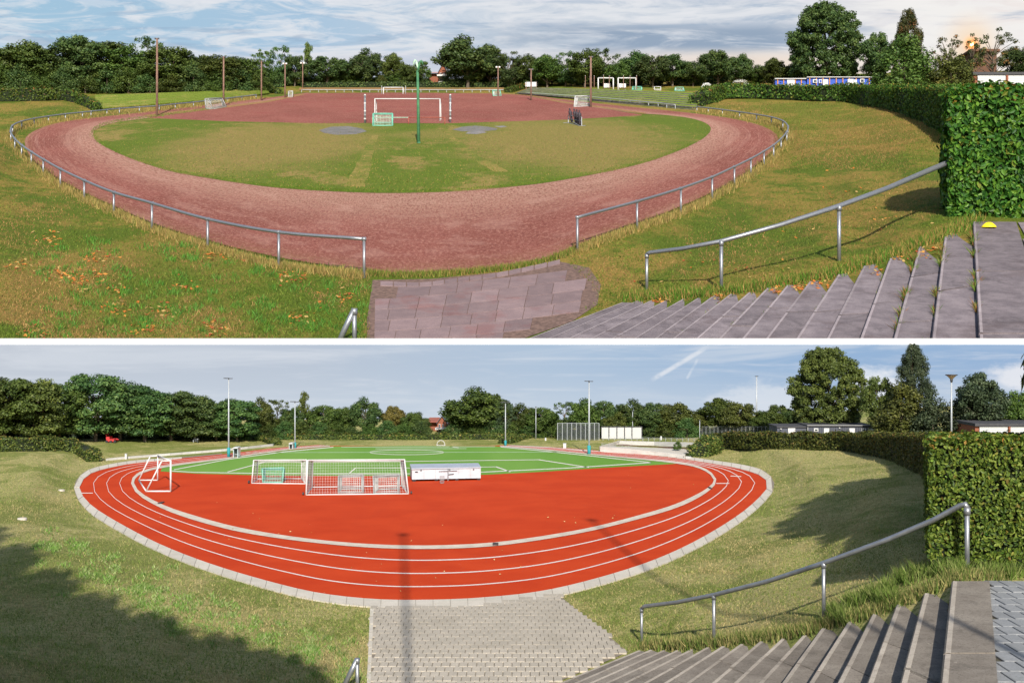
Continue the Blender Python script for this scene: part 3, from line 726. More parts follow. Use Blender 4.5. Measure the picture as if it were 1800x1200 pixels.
M['hedge_low'] = leaf_mat('hedge_leaves', [(0, (.025,.045,.010)), (.5, (.075,.11,.02)), (1, (.15,.17,.035))], (.28,.19,.05), .93)
M['hedge_up'] = leaf_mat('hedge_leaves_green', [(0, (.02,.05,.008)), (.5, (.055,.11,.012)), (1, (.12,.17,.025))], (.30,.14,.04), .95)
M['hedge_near_low'] = leaf_mat('beech_hedge_leaves', [(0, (.025,.07,.010)), (.5, (.085,.16,.018)), (1, (.20,.29,.045))], (.46,.28,.06), .95)
M['hedge_near_up'] = leaf_mat('glossy_hedge_leaves', [(0, (.012,.045,.006)), (.5, (.035,.10,.010)), (1, (.11,.20,.02))], (.40,.17,.04), .96, .25, .5)
M['bark'] = simple('bark', (.09,.07,.05), .9, scale=6, bump=.6)
M['twig'] = simple('hedge_twigs', (.07,.055,.04), .9, scale=8)
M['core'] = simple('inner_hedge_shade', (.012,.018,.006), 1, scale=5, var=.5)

def rand_unit(n):
    v = rng.normal(size=(n, 3)); return v / np.linalg.norm(v, axis=1)[:, None]
def leaf_quads(C, N, s, asp=.55):
    n = len(C); s = np.broadcast_to(np.asarray(s, float), (n,))[:, None]
    r = rand_unit(n); T = np.cross(N, r); T /= np.linalg.norm(T, axis=1)[:, None] + 1e-9; B = np.cross(N, T)
    return np.stack([C + T*s, C + B*s*asp, C - T*s, C - B*s*asp], 1).reshape(-1, 3)
def crown_mesh(kind, seed, nleaf):
    g = np.random.default_rng(seed); cl = []   # clump: centre, radii
    if kind == 'round':
        n = 75
        while len(cl) < n:
            v = g.normal(size=3); v /= np.linalg.norm(v); rr = g.uniform(.45, 1) ** .5
            a = 1 + .16*math.sin(3*math.atan2(v[1], v[0]) + seed) + .12*math.sin(5*v[2]*2+seed*2)
            c = np.array([v[0]*.36*rr*a, v[1]*.36*rr*a, .55 + v[2]*.36*rr]); r = g.uniform(.07, .14)
            cl.append((c, (r, r, r*.8)))
    elif kind == 'acacia':
        n = 95
        for i in range(n):
            z = g.uniform(.16, .93); w = .40*math.sqrt(max(.05, 1 - ((z-.55)/.47)**2)); an = g.uniform(0, 6.283); rr = g.uniform(.25, 1)**.5
            r = g.uniform(.08, .15); cl.append((np.array([math.cos(an)*w*rr, math.sin(an)*w*rr, z]), (r, r, r*.55)))
    elif kind == 'airy':
        n = 44
        for i in range(n):
            z = g.uniform(.3, .93); w = .44*(.35 + .65*math.sin((z-.25)/.75*math.pi)); an = g.uniform(0, 6.283); rr = g.uniform(.3, 1)
            r = g.uniform(.055, .10); cl.append((np.array([math.cos(an)*w*rr, math.sin(an)*w*rr, z]), (r, r, r*.6)))
        for i in range(22):
            an = g.uniform(0, 6.283); z = g.uniform(.12, .42); rr = g.uniform(0, .36); cl.append((np.array([math.cos(an)*rr, math.sin(an)*rr, z]), (.12, .12, .09)))
    elif kind == 'poplar':
        for i in range(50):
            z = g.uniform(.12, .97); w = .34*math.sqrt(max(.02, 1 - ((z-.42)/.58)**2)); an = g.uniform(0, 6.283); rr = g.uniform(.2, 1)
            cl.append((np.array([math.cos(an)*w*rr, math.sin(an)*w*rr, z]), (.10, .10, .075)))
    elif kind == 'beech':
        for i in range(420):
            z = g.uniform(.04, .97); w = .44*(max(.02, 1 - (max(z-.42, 0)/.58)**2))**.55*(.82 + .18*min(1, z/.3)); an = g.uniform(0, 6.283)
            w *= 1 + .10*math.sin(an*4+z*9+seed) ; rr = g.uniform(.2, 1)**.45; r = g.uniform(.035, .075)
            cl.append((np.array([math.cos(an)*w*rr, math.sin(an)*w*rr, z]), (r, r, r*.75)))
    elif kind == 'conifer':
        for i in range(210):
            z = g.uniform(.03, .98)**1.0; w = .46*(1 - z)**.62*(1 if z > .18 else .8+z); an = g.uniform(0, 6.283); w *= 1 + .14*math.sin(an*3+z*14+seed); rr = g.uniform(.3, 1)**.5; r = g.uniform(.035, .075)
            cl.append((np.array([math.cos(an)*w*rr, math.sin(an)*w*rr, z]), (r, r, r*.9)))
    elif kind == 'sparse':
        for i in range(34):
            z = g.uniform(.35, .97); w = .47*math.sqrt(max(.05, 1 - ((z-.6)/.45)**2)); an = g.uniform(0, 6.283); rr = g.uniform(.3, 1)
            cl.append((np.array([math.cos(an)*w*rr, math.sin(an)*w*rr, z]), (.07, .07, .04)))
    else:  # bush
        for i in range(60):
            v = g.normal(size=3); v /= np.linalg.norm(v); v[2] = abs(v[2]); rr = g.uniform(.4, 1)**.5
            cl.append((np.array([v[0]*.4*rr, v[1]*.4*rr, .02 + v[2]*.84*rr]), (.13, .13, .12)))
    vol = np.array([c[1][0]**2 for c in cl]); pk = g.choice(len(cl), nleaf, p=vol/vol.sum())
    CC = np.array([c[0] for c in cl])[pk]; RR = np.array([c[1] for c in cl])[pk]
    u = rand_unit(nleaf); rad = g.uniform(.45, 1.12, nleaf)[:, None]
    C = CC + u*RR*rad
    Nn = u*.8 + rand_unit(nleaf)*.6 + np.array([0, 0, .35]); Nn /= np.linalg.norm(Nn, axis=1)[:, None]
    ls = {'beech': .0118, 'conifer': .0115, 'round': .019, 'acacia': .018, 'airy': .017, 'poplar': .021, 'sparse': .016}.get(kind, .02)
    V = leaf_quads(C, Nn, g.uniform(.7, 1.25, nleaf)*ls*1.15, .6 if kind != 'conifer' else .4)
    ct = g.uniform(0, .4, len(cl))[pk]
    tint = np.stack([np.clip(ct + g.uniform(0, .6, nleaf), 0, 1), g.uniform(0, 1, nleaf)*.55 + g.uniform(0, .45, len(cl))[pk]], 1)
    return V, tint, cl
def trunk_mb(cl, kind, seed):
    g = random.Random(seed); mb = MB(); h = {'bush': .5, 'conifer': .9, 'beech': .6}.get(kind, .62)
    mb.tube([(0,0,-.04),(.008,0,.1),(-.01,.005,h*.6),(.005,0,h)], [.026,.021,.015,.006], 7)
    if kind != 'bush':
        for c, r in g.sample(cl, min(len(cl), 16 if kind != 'sparse' else 30)):
            z0 = max(.12, min(h*.85, c[2]-.22)); mb.tube([(0,0,z0), (c[0]*.5, c[1]*.5, (z0+c[2])/2+.02), tuple(c)], [.010,.006,.0025], 4)
    return mb
TREES = {}
def tree_proto(kind, seed):
    if (kind, seed) in TREES: return TREES[(kind, seed)]
    nl = {'beech': 56000, 'conifer': 30000, 'round': 13000, 'acacia': 14000, 'airy': 5500, 'poplar': 5000, 'sparse': 1500, 'bush': 6500}[kind]
    V, tint, cl = crown_mesh(kind, seed, nl)
    c = np_mesh('crown', V, 4, M['leaf_mid'], tint); t = trunk_mb(cl, kind, seed).build('trunk', M['bark'])
    TREES[(kind, seed)] = (c.data, t.data)
    bpy.data.objects.remove(c); bpy.data.objects.remove(t)
    return TREES[(kind, seed)]
def plant(m, x, ytop, ybase, wpx, kind, seed, leaf, label, group=None, cat='tree', name='tree', lift=0.0, base=None):
    b = base if base is not None else m.T(x, ybase, lift)
    d = b.y; ztop = HC - (ytop - 600) * d / F; h = ztop - b.z; w = wpx * d / F
    cm, tm = tree_proto(kind, seed)
    r = thing(name, b, label, cat, group)
    a = random.uniform(0, 6.28)
    for nm, me in (('trunk', tm), ('crown', cm)):
        o = new_obj(nm, me, r); o.scale = (w, w, h); o.rotation_euler = (0, 0, a)
        if nm == 'crown': o.material_slots[0].link = 'OBJECT'; o.material_slots[0].material = M[leaf]
    return r
ORD = ['first','second','third','fourth','fifth','sixth','seventh','eighth','ninth','tenth','eleventh','twelfth','thirteenth','fourteenth','fifteenth','sixteenth']
KW = {'round': 'rounded', 'acacia': 'dense layered', 'airy': 'open airy', 'poplar': 'narrow upright', 'beech': 'huge broad', 'conifer': 'tall pointed', 'bush': 'bushy', 'sparse': 'bare-twigged'}
CW = {'leaf_dark': 'dark', 'leaf_mid': 'green', 'leaf_bright': 'pale', 'leaf_yellow': 'yellowing', 'leaf_olive': 'olive', 'leaf_blue': 'grey-green', 'leaf_evening': 'sunset-tinted'}
# (x, top, width, kind, leaf, base y, depth section)
TU = [('in belt beside the cinder track', 162, [(-30,84,85,'acacia','leaf_mid'),(12,90,80,'acacia','leaf_dark'),(50,80,80,'acacia','leaf_mid'),(92,90,78,'acacia','leaf_dark'),(142,68,74,'acacia','leaf_dark'),(182,76,80,'acacia','leaf_mid'),
   (222,88,74,'acacia','leaf_mid'),(262,66,62,'airy','leaf_dark'),(300,88,78,'acacia','leaf_mid'),(345,98,72,'acacia','leaf_dark'),(385,101,70,'acacia','leaf_mid'),(425,107,64,'acacia','leaf_mid')]),
 ('behind the far cinder goal', 152, [(462,88,48,'airy','leaf_mid'),(492,82,46,'airy','leaf_dark'),(518,97,44,'round','leaf_dark'),(541,79,30,'poplar','leaf_bright'),(575,100,60,'round','leaf_dark'),(612,104,52,'round','leaf_dark'),
   (645,86,54,'round','leaf_dark'),(691,94,46,'round','leaf_bright'),(722,114,36,'round','leaf_mid'),(742,111,36,'poplar','leaf_mid')]),
 ('behind the old grass terraces', 154, [(822,66,98,'round','leaf_dark'),(862,78,64,'round','leaf_dark'),(893,92,50,'airy','leaf_dark'),(925,99,58,'round','leaf_mid'),(962,97,58,'round','leaf_mid'),
   (994,92,44,'airy','leaf_dark'),(1028,89,62,'round','leaf_mid'),(1060,88,56,'airy','leaf_dark'),(1086,108,44,'round','leaf_mid'),(1112,91,62,'round','leaf_dark'),(1148,98,58,'round','leaf_dark'),(1182,95,62,'round','leaf_dark')]),
 ('before the blue clubhouse', 152, [(1218,112,54,'round','leaf_dark'),(1262,88,62,'round','leaf_dark'),(1299,94,46,'round','leaf_dark'),(1330,116,42,'round','leaf_mid'),(1361,103,50,'round','leaf_mid'),(1388,114,36,'round','leaf_dark')])]
TL = [('in belt beside the red track', 776, [(-35,664,100,'acacia','leaf_mid'),(8,662,88,'acacia','leaf_mid'),(58,668,84,'acacia','leaf_olive'),(105,670,80,'acacia','leaf_mid'),(168,656,86,'acacia','leaf_dark'),(212,672,84,'acacia','leaf_dark'),
   (255,682,80,'acacia','leaf_dark'),(300,688,78,'acacia','leaf_dark'),(343,697,70,'acacia','leaf_dark'),(380,701,66,'acacia','leaf_dark'),(416,705,60,'acacia','leaf_dark')]),
 ('beyond the far green pitch end', 768, [(455,700,48,'round','leaf_olive'),(488,702,46,'airy','leaf_mid'),(513,714,42,'round','leaf_dark'),(534,692,28,'poplar','leaf_bright'),(572,712,60,'round','leaf_mid'),(606,714,50,'round','leaf_mid'),
   (643,700,56,'round','leaf_dark'),(690,713,44,'round','leaf_yellow'),(722,723,36,'round','leaf_mid'),(739,726,38,'round','leaf_mid')]),
 ('behind the white screen', 768, [(826,682,104,'round','leaf_mid'),(862,690,62,'round','leaf_dark'),(888,706,40,'airy','leaf_blue'),(917,711,58,'round','leaf_mid'),(955,716,58,'round','leaf_mid'),(992,706,46,'airy','leaf_dark'),
   (1030,702,62,'round','leaf_mid'),(1064,704,50,'round','leaf_dark'),(1082,722,42,'round','leaf_bright'),(1110,703,60,'round','leaf_dark'),(1148,707,58,'round','leaf_dark'),(1185,705,60,'round','leaf_olive')]),
 ('before the dark clubhouse', 765, [(1218,724,52,'round','leaf_olive'),(1262,698,70,'round','leaf_mid'),(1298,704,58,'round','leaf_olive'),(1334,724,42,'round','leaf_mid'),(1366,711,52,'round','leaf_mid'),(1388,718,38,'round','leaf_dark')])]
for m, T in ((UP, TU), (LO, TL)):
    for sec, yb, rows_ in T:
        for i, (x, yt, w, kd, lf) in enumerate(rows_):
            jd = (i % 2) * (1.5 if m is LO else 2)
            plant(m, x, yt - 3, yb - jd, w * (1.55 if kd == 'acacia' else 1.3), kd, 1 + (i * 7) % (3 if kd in ('round', 'acacia') else 2), lf, f'{CW[lf]} {KW[kd]} tree, {ORD[i]} from left {sec}', 'trees ' + sec)
# the large trees at the right
plant(UP, 1452, 4, 148, 142, 'beech', 1, 'leaf_dark', 'huge dark beech tree rising behind the blue clubhouse', 'trees by the clubhouse')
plant(UP, 1545, 52, 150, 70, 'round', 2, 'leaf_dark', 'dark tree between the huge beech and the pointed tree, evening ground', 'trees by the clubhouse')
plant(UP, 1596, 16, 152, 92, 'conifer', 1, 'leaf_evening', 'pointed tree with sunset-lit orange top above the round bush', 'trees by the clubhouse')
plant(UP, 1590, 54, 158, 128, 'bush', 1, 'leaf_mid', 'large rounded green bush in front of the sunset-tipped tree', 'bushes by the garages', 'bush', 'bush')
plant(UP, 1672, 82, 158, 96, 'bush', 2, 'leaf_olive', 'olive bush below the setting sun', 'bushes by the garages', 'bush', 'bush')
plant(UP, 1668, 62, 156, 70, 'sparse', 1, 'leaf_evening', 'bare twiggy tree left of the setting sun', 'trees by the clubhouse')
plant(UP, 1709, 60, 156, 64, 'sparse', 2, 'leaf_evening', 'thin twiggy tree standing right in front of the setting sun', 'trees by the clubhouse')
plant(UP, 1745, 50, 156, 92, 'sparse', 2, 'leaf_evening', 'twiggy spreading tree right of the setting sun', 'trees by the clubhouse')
plant(UP, 1795, 76, 152, 90, 'round', 3, 'leaf_dark', 'round dark tree above the garages at the evening ground', 'trees by the clubhouse')
plant(UP, 1532, 98, 149, 56, 'bush', 1, 'leaf_dark', 'low dark bush right behind the blue clubhouse end', 'bushes by the garages', 'bush', 'bush')
plant(LO, 1456, 609, 763, 146, 'beech', 1, 'leaf_olive', 'huge broad beech with drooping branches behind the dark clubhouse', 'trees by the dark clubhouse')
plant(LO, 1545, 656, 763, 72, 'round', 2, 'leaf_olive', 'brownish tree between the huge beech and the pointed tree, sunny ground', 'trees by the dark clubhouse')
plant(LO, 1604, 604, 765, 112, 'conifer', 1, 'leaf_blue', 'tall grey-green pointed tree reaching the top of the sky', 'trees by the dark clubhouse')
plant(LO, 1585, 668, 768, 124, 'bush', 1, 'leaf_olive', 'large olive bush below the tall grey-green pointed tree', 'bushes by the grey garages', 'bush', 'bush')
plant(LO, 1640, 678, 770, 84, 'bush', 2, 'leaf_blue', 'grey-green willowy bush left of the modern lamp post', 'bushes by the grey garages', 'bush', 'bush')
plant(LO, 1722, 648, 768, 112, 'round', 2, 'leaf_blue', 'spreading grey-green tree behind the modern lamp post', 'trees by the dark clubhouse')
plant(LO, 1700, 690, 768, 100, 'bush', 1, 'leaf_blue', 'grey-green bush right of the modern lamp post', 'bushes by the grey garages', 'bush', 'bush')
plant(LO, 1792, 680, 765, 86, 'round', 3, 'leaf_mid', 'round green tree above the grey garages', 'trees by the dark clubhouse')
# shrubs under the trees
def shrubs(m, y, x0, x1, step, hpx, leaf, where, n0):
    x = x0; i = 0; rr = random.Random(n0)
    ON = ORD + ['seventeenth']
    while x < x1:
        plant(m, x, y - hpx * rr.uniform(.75, 1.2), y, step * 1.7, 'bush', 1 + i % 2, leaf[i % len(leaf)], ON[i] + ' low shrub from left under trees ' + where, 'shrubs at the foot of the trees ' + where, 'shrub', 'shrub')
        x += step; i += 1
shrubs(UP, 164, -40, 455, 38, 52, ['leaf_dark', 'leaf_mid'], 'left of the cinder pitch', 1)
shrubs(UP, 150, 462, 760, 30, 28, ['leaf_dark', 'leaf_dark', 'leaf_mid'], 'behind the far cinder goal', 2)
shrubs(UP, 150, 800, 1240, 34, 36, ['leaf_dark'], 'behind the old terraces', 3)
shrubs(UP, 146, 1245, 1410, 34, 22, ['leaf_dark'], 'behind the evening hedge', 4)
shrubs(LO, 771, 440, 760, 30, 30, ['leaf_dark', 'leaf_mid'], 'behind the far green pitch end', 5)
shrubs(LO, 768, 800, 1230, 34, 34, ['leaf_dark', 'leaf_mid'], 'behind the new terraces', 6)
shrubs(LO, 763, 1235, 1410, 34, 22, ['leaf_dark'], 'behind the sunny hedge', 7)
shrubs(LO, 769, -60, 440, 46, 40, ['leaf_dark'], 'left of the red track', 8)

# ------------------------------------------------------------------ hedges
def hedge(m, pts, hw, leaf, lpx, label, dens=1.0, core='core', big=0, group='hedges', leafparts=None, close=False, n=None):
    """pts: (x, y base, y top) along the middle of the hedge in photo coordinates"""
    P_ = spline(pts, n or max(len(pts) * 3, 6)); B = [m.T(p[0], p[1]) for p in P_]
    return hedge_w([(b.x, b.y, b.z - .1, HC - (p[2] - 600) * b.y / F) for b, p in zip(B, P_)], hw, leaf, lpx, label, dens, core, big, group, leafparts)
def hedge_w(W_, hw, leaf, lpx, label, dens=1.0, core='core', big=0, group='hedges', leafparts=None, twigs=0):
    A = np.array(W_, float); n = len(A)
    T = np.gradient(A[:, :2], axis=0); T /= np.linalg.norm(T, axis=1)[:, None] + 1e-9; Nn = np.stack([-T[:, 1], T[:, 0]], 1)
    hwv = np.broadcast_to(np.asarray(hw, float), (n,))[:, None]
    L, Rr = A[:, :2] + Nn*hwv, A[:, :2] - Nn*hwv
    root = thing('hedge', tuple(A[n//2, :3]), label, 'hedge', group)
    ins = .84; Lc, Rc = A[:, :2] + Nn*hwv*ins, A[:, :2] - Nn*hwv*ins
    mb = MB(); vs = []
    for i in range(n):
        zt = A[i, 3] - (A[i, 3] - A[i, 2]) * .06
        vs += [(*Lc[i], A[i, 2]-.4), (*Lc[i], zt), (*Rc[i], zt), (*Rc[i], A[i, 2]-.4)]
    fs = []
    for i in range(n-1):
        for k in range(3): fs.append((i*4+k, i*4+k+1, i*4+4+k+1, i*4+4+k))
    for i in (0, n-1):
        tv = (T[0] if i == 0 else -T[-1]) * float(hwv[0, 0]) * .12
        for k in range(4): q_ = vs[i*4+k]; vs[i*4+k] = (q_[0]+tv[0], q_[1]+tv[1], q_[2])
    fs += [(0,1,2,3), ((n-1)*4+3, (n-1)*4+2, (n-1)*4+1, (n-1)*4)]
    mb.add(vs, fs).build('hedge_shade_core', M[core], root)  # near-black solid core paints in the shade between the leaves
    # faces to cover: left, right, top, two ends
    Fq = []
    for i in range(n-1):
        for Q in (L, Rr): Fq.append(((*Q[i], A[i,2]), (*Q[i+1], A[i+1,2]), (*Q[i+1], A[i+1,3]), (*Q[i], A[i,3])))
        Fq.append(((*L[i], A[i,3]), (*L[i+1], A[i+1,3]), (*Rr[i+1], A[i+1,3]), (*Rr[i], A[i,3])))
    for i in (0, n-1): Fq.append(((*L[i], A[i,2]), (*Rr[i], A[i,2]), (*Rr[i], A[i,3]), (*L[i], A[i,3])))
    Fq = np.array(Fq)
    cdist = Fq.mean(1)[:, 1]; size = lpx * cdist / F
    ar = np.linalg.norm(np.cross(Fq[:,1]-Fq[:,0], Fq[:,3]-Fq[:,0]), axis=1)
    cnt = np.minimum((ar / (size**2) * 3.0 * dens).astype(int) + 3, 40000)
    idx = np.repeat(np.arange(len(Fq)), cnt); u, v = rng.uniform(0, 1, len(idx))[:, None], rng.uniform(0, 1, len(idx))[:, None]
    q = Fq[idx]; C = (q[:,0]*(1-u) + q[:,1]*u)*(1-v) + (q[:,3]*(1-u) + q[:,2]*u)*v
    Nf = np.cross(Fq[:,1]-Fq[:,0], Fq[:,3]-Fq[:,0]); Nf /= np.linalg.norm(Nf, axis=1)[:, None]
    out = Fq.mean(1) - np.array([A[:,0].mean(), A[:,1].mean(), A[:,2:].mean()])
    mid = np.repeat(A[:-1, :2], 3, axis=0); mid = np.vstack([mid, A[[0,-1], :2]])
    fl = ((Fq.mean(1)[:, :2] - mid)*Nf[:, :2]).sum(1); Nf[(np.abs(Nf[:,2]) < .5) & (fl < 0)] *= -1; Nf[(np.abs(Nf[:,2]) >= .5) & (Nf[:,2] < 0)] *= -1
    sz = size[idx]*rng.uniform(.6, 1.15, len(idx)); Nl = Nf[idx] + rand_unit(len(idx))*.75; Nl /= np.linalg.norm(Nl, axis=1)[:, None]
    C = C + Nf[idx]*(rng.uniform(-1.6, .7, len(idx))*size[idx])[:, None]
    # gentle unevenness of the clipped faces
    C += Nf[idx]*((np.sin(C[:,0]/size.mean()*.16 + C[:,1]/size.mean()*.11) + np.sin(C[:,2]/size.mean()*.21 + C[:,0]/size.mean()*.37 + 1) + (rng.uniform(0, 1, len(idx)) > .97)*1.6)*size[idx]*.55)[:, None]
    topf = (np.abs(Nf[idx][:, 2]) > .5)
    hrel = v[:, 0]; t0 = np.clip(rng.uniform(0, 1, len(idx)), 0, 1)
    t1 = np.where(topf | (hrel > .9), rng.uniform(.25, 1, len(idx)), rng.uniform(0, .94, len(idx)))
    tint = np.stack([t0, t1], 1)
    if not big:
        np_mesh('foliage', leaf_quads(C, Nl, sz*.75, .6), 4, M[leaf], tint, root)['kind'] = 'stuff'
    else:
        ctr, Tn = C, np.cross(Nl, rand_unit(len(C))); Tn[:, 2] -= .5; Tn -= Nl*(Tn*Nl).sum(1)[:, None]; Tn /= np.linalg.norm(Tn, axis=1)[:, None]; Bn = np.cross(Nl, Tn)
        s_ = (sz*.95)[:, None]
        def L6(c, t, b, nn, s): # folded leaf: base, two sides, tip : two quads hinged on the midrib
            base, tip = c - t*s, c + t*s*1.05; l1, l2 = c + b*s*.55 + nn*s*.18 - t*s*.25, c + b*s*.42 + nn*s*.14 + t*s*.45
            r1, r2 = c - b*s*.55 + nn*s*.18 - t*s*.25, c - b*s*.42 + nn*s*.14 + t*s*.45
            return np.stack([base, l1, l2, tip, tip, r2, r1, base], 1)
        V = L6(ctr, Tn, Bn, Nl, s_)
        score = -ctr[:, 1]*0 + (Nl[:, 1] < -.2)*1.0 + rng.uniform(0, .5, len(ctr)) + ((ctr*1)[:, 1] <= np.quantile(ctr[:, 1], .5))*1.0
        pick = np.zeros(len(ctr), bool)
        if leafparts: pick[np.argsort(-score)[:leafparts]] = True
        ix = np.where(~pick)[0]
        np_mesh('foliage', V[ix].reshape(-1, 3), 4, M[leaf], np.repeat(tint[ix], 2, axis=0), root)['kind'] = 'stuff'
        protos = []
        for k in range(6):
            vv = L6(np.zeros((1,3)), np.array([[0,1.,0]]), np.array([[1.,0,0]]), np.array([[0,0,1.]]), np.array([[1.0]]))[0]
            o = np_mesh('leaf', vv, 4, M[leaf], np.repeat(np.array([[k/5, (.3, .5, .97, .4, .6, .2)[k]]]), 2, axis=0)); protos.append(o.data); bpy.data.objects.remove(o)
        rl = np.array(root_loc(root))
        for j in np.where(pick)[0]:
            o = new_obj('leaf', protos[random.choice((0,1,1,3,3,4,4,5,5,2)) if t1[j] > .8 else random.choice((0,1,3,4,5))], root)
            s = float(s_[j, 0]); mt = Matrix((tuple(Bn[j]), tuple(Tn[j]), tuple(Nl[j]))).transposed().to_4x4() @ Matrix.Scale(s, 4)
            mt.translation = Vector(ctr[j] - rl); o.matrix_local = mt
    return root
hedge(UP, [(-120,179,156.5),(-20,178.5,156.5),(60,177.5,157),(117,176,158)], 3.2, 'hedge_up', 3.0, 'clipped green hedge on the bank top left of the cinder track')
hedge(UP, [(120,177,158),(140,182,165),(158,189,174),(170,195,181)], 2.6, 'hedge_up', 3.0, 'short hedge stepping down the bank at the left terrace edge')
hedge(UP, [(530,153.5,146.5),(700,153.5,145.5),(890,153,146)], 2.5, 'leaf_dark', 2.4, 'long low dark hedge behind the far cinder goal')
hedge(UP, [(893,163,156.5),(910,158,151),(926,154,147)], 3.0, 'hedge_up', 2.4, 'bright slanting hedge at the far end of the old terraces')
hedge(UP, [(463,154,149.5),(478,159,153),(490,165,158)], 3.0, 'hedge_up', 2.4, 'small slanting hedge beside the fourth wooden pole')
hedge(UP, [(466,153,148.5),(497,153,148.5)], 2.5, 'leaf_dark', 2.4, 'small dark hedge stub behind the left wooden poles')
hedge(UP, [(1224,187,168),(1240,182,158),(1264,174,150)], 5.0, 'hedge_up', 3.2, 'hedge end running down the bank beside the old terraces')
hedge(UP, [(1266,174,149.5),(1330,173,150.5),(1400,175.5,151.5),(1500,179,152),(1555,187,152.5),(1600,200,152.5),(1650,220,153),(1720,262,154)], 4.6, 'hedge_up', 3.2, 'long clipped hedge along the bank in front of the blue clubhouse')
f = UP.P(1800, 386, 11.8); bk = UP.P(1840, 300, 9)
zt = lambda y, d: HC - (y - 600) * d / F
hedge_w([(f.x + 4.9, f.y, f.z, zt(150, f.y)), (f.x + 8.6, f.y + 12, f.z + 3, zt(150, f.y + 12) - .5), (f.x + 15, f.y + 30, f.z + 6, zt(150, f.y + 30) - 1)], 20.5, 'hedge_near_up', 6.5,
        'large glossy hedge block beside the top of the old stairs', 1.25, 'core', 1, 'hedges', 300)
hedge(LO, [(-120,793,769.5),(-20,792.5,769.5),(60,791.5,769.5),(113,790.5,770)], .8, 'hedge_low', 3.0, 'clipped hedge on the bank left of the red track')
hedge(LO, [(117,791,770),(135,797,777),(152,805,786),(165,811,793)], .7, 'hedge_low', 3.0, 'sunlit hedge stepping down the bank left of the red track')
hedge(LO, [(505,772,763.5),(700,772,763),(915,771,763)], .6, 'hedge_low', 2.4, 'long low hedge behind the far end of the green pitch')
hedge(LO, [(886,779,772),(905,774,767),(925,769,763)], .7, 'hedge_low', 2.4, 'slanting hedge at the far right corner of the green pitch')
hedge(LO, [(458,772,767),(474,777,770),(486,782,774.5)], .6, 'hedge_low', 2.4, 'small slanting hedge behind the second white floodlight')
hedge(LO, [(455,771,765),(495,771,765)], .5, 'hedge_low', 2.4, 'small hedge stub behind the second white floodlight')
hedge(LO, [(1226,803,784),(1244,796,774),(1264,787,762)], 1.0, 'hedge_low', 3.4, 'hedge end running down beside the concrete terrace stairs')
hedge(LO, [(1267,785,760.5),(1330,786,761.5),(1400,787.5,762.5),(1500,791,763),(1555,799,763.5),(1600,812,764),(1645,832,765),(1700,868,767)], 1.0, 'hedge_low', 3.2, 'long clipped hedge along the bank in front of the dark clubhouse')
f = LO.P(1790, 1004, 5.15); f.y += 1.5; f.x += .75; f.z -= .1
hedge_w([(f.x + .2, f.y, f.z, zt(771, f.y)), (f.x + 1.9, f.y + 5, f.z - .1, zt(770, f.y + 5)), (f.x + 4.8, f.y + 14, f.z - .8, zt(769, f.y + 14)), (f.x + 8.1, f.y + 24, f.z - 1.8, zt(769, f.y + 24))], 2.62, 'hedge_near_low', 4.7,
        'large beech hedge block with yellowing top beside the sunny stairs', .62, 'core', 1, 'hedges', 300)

# ------------------------------------------------------------------ metalwork
M['galv'] = simple('galvanised_steel', (.25,.26,.28), .42, .65, .5, .15, 3)
M['galv_far'] = simple('dull_galvanised_steel', (.27,.28,.28), .6, .3, .4, .15, 2)
M['wood_pole'] = simple('weathered_wood', (.17,.10,.075), .9, var=.25, scale=.8, bump=.3)
M['white_metal'] = simple('white_enamel', (.50,.50,.49), .5, 0, .4, .06, 2)
M['grey_pole'] = simple('pale_grey_pole', (.34,.36,.38), .5, .2, .4, .05, 1)
M['teal'] = simple('teal_padding', (.02,.22,.24), .7, var=.15, scale=2)
M['mint'] = simple('mint_green_paint', (.12,.36,.27), .6, var=.15, scale=1)
M['green_paint'] = simple('faded_green_paint', (.045,.15,.07), .7, var=.3, scale=.5)
M['green_light'] = simple('bleached_green_paint', (.30,.42,.33), .7, var=.3, scale=.5)
M['rust'] = simple('rusty_red_paint', (.25,.07,.05), .8, var=.3, scale=1)
M['black'] = simple('black_plastic', (.02,.02,.022), .5)
M['netw'] = simple('white_net', (.40,.41,.40), .8); M['netd'] = simple('dark_net', (.07,.08,.08), .8)
M['lamp_dark'] = simple('dark_lamp_housing', (.045,.045,.05), .5, .2)
M['glass'] = simple('pale_glass', (.35,.42,.44), .12, 0, .6, .05)
def railing(m, tops, feet, label, r_px, mat, group=None, every=1, posts=True, closed_ends=True, clamp=True):
    """tops/feet: photo points of the rail top and of the post feet, one per post"""
    B = []; TP = []
    for (xt, yt), (xf, yf) in zip(tops, feet):
        b = m.T(xf, yf); B.append(b); TP.append(at_depth(xt, yt, b.y))
    root = thing('railing', tuple(B[0]), label, 'railing', group)
    n = len(TP); S = spline([(p.x, p.y, p.z) for p in TP], max(2, (n - 1) * 6 + 1)) if n > 2 else np.array([tuple(p) for p in TP])
    # spline() measures in x,y only; good for a rail that runs over the ground
    r0 = r_px * B[0].y / F; rad = [r0] * len(S)
    MB().tube([tuple(p) for p in S], rad, 8).build('rail', mat, root, True)
    for b, t in zip(B, TP):
        r = r0 * .85
        MB().tube([(t.x, t.y, b.z - .3 * m.k), (t.x, t.y, t.z)], r, 7).build('post', mat, root, True)
        if clamp: MB().tube([(t.x - r*1.5, t.y, t.z), (t.x + r*1.5, t.y, t.z)], r * 1.45, 7).build('clamp', mat, root, True)
    return root
tl = [(640,420),(490,408),(365,385),(267,357),(200,338),(148,317),(106,297),(76,280),(55,267),(38,255),(26,244),(19,232),(22,221),(38,213.5),(60,208.5),(85,204.5),(115,200.5),(145,197.5),(160,196),(188,193),(210,191),(245,188.5),(280,186),(308,183),(340,180),(370,176.5),(400,173),(425,170),(450,167)]
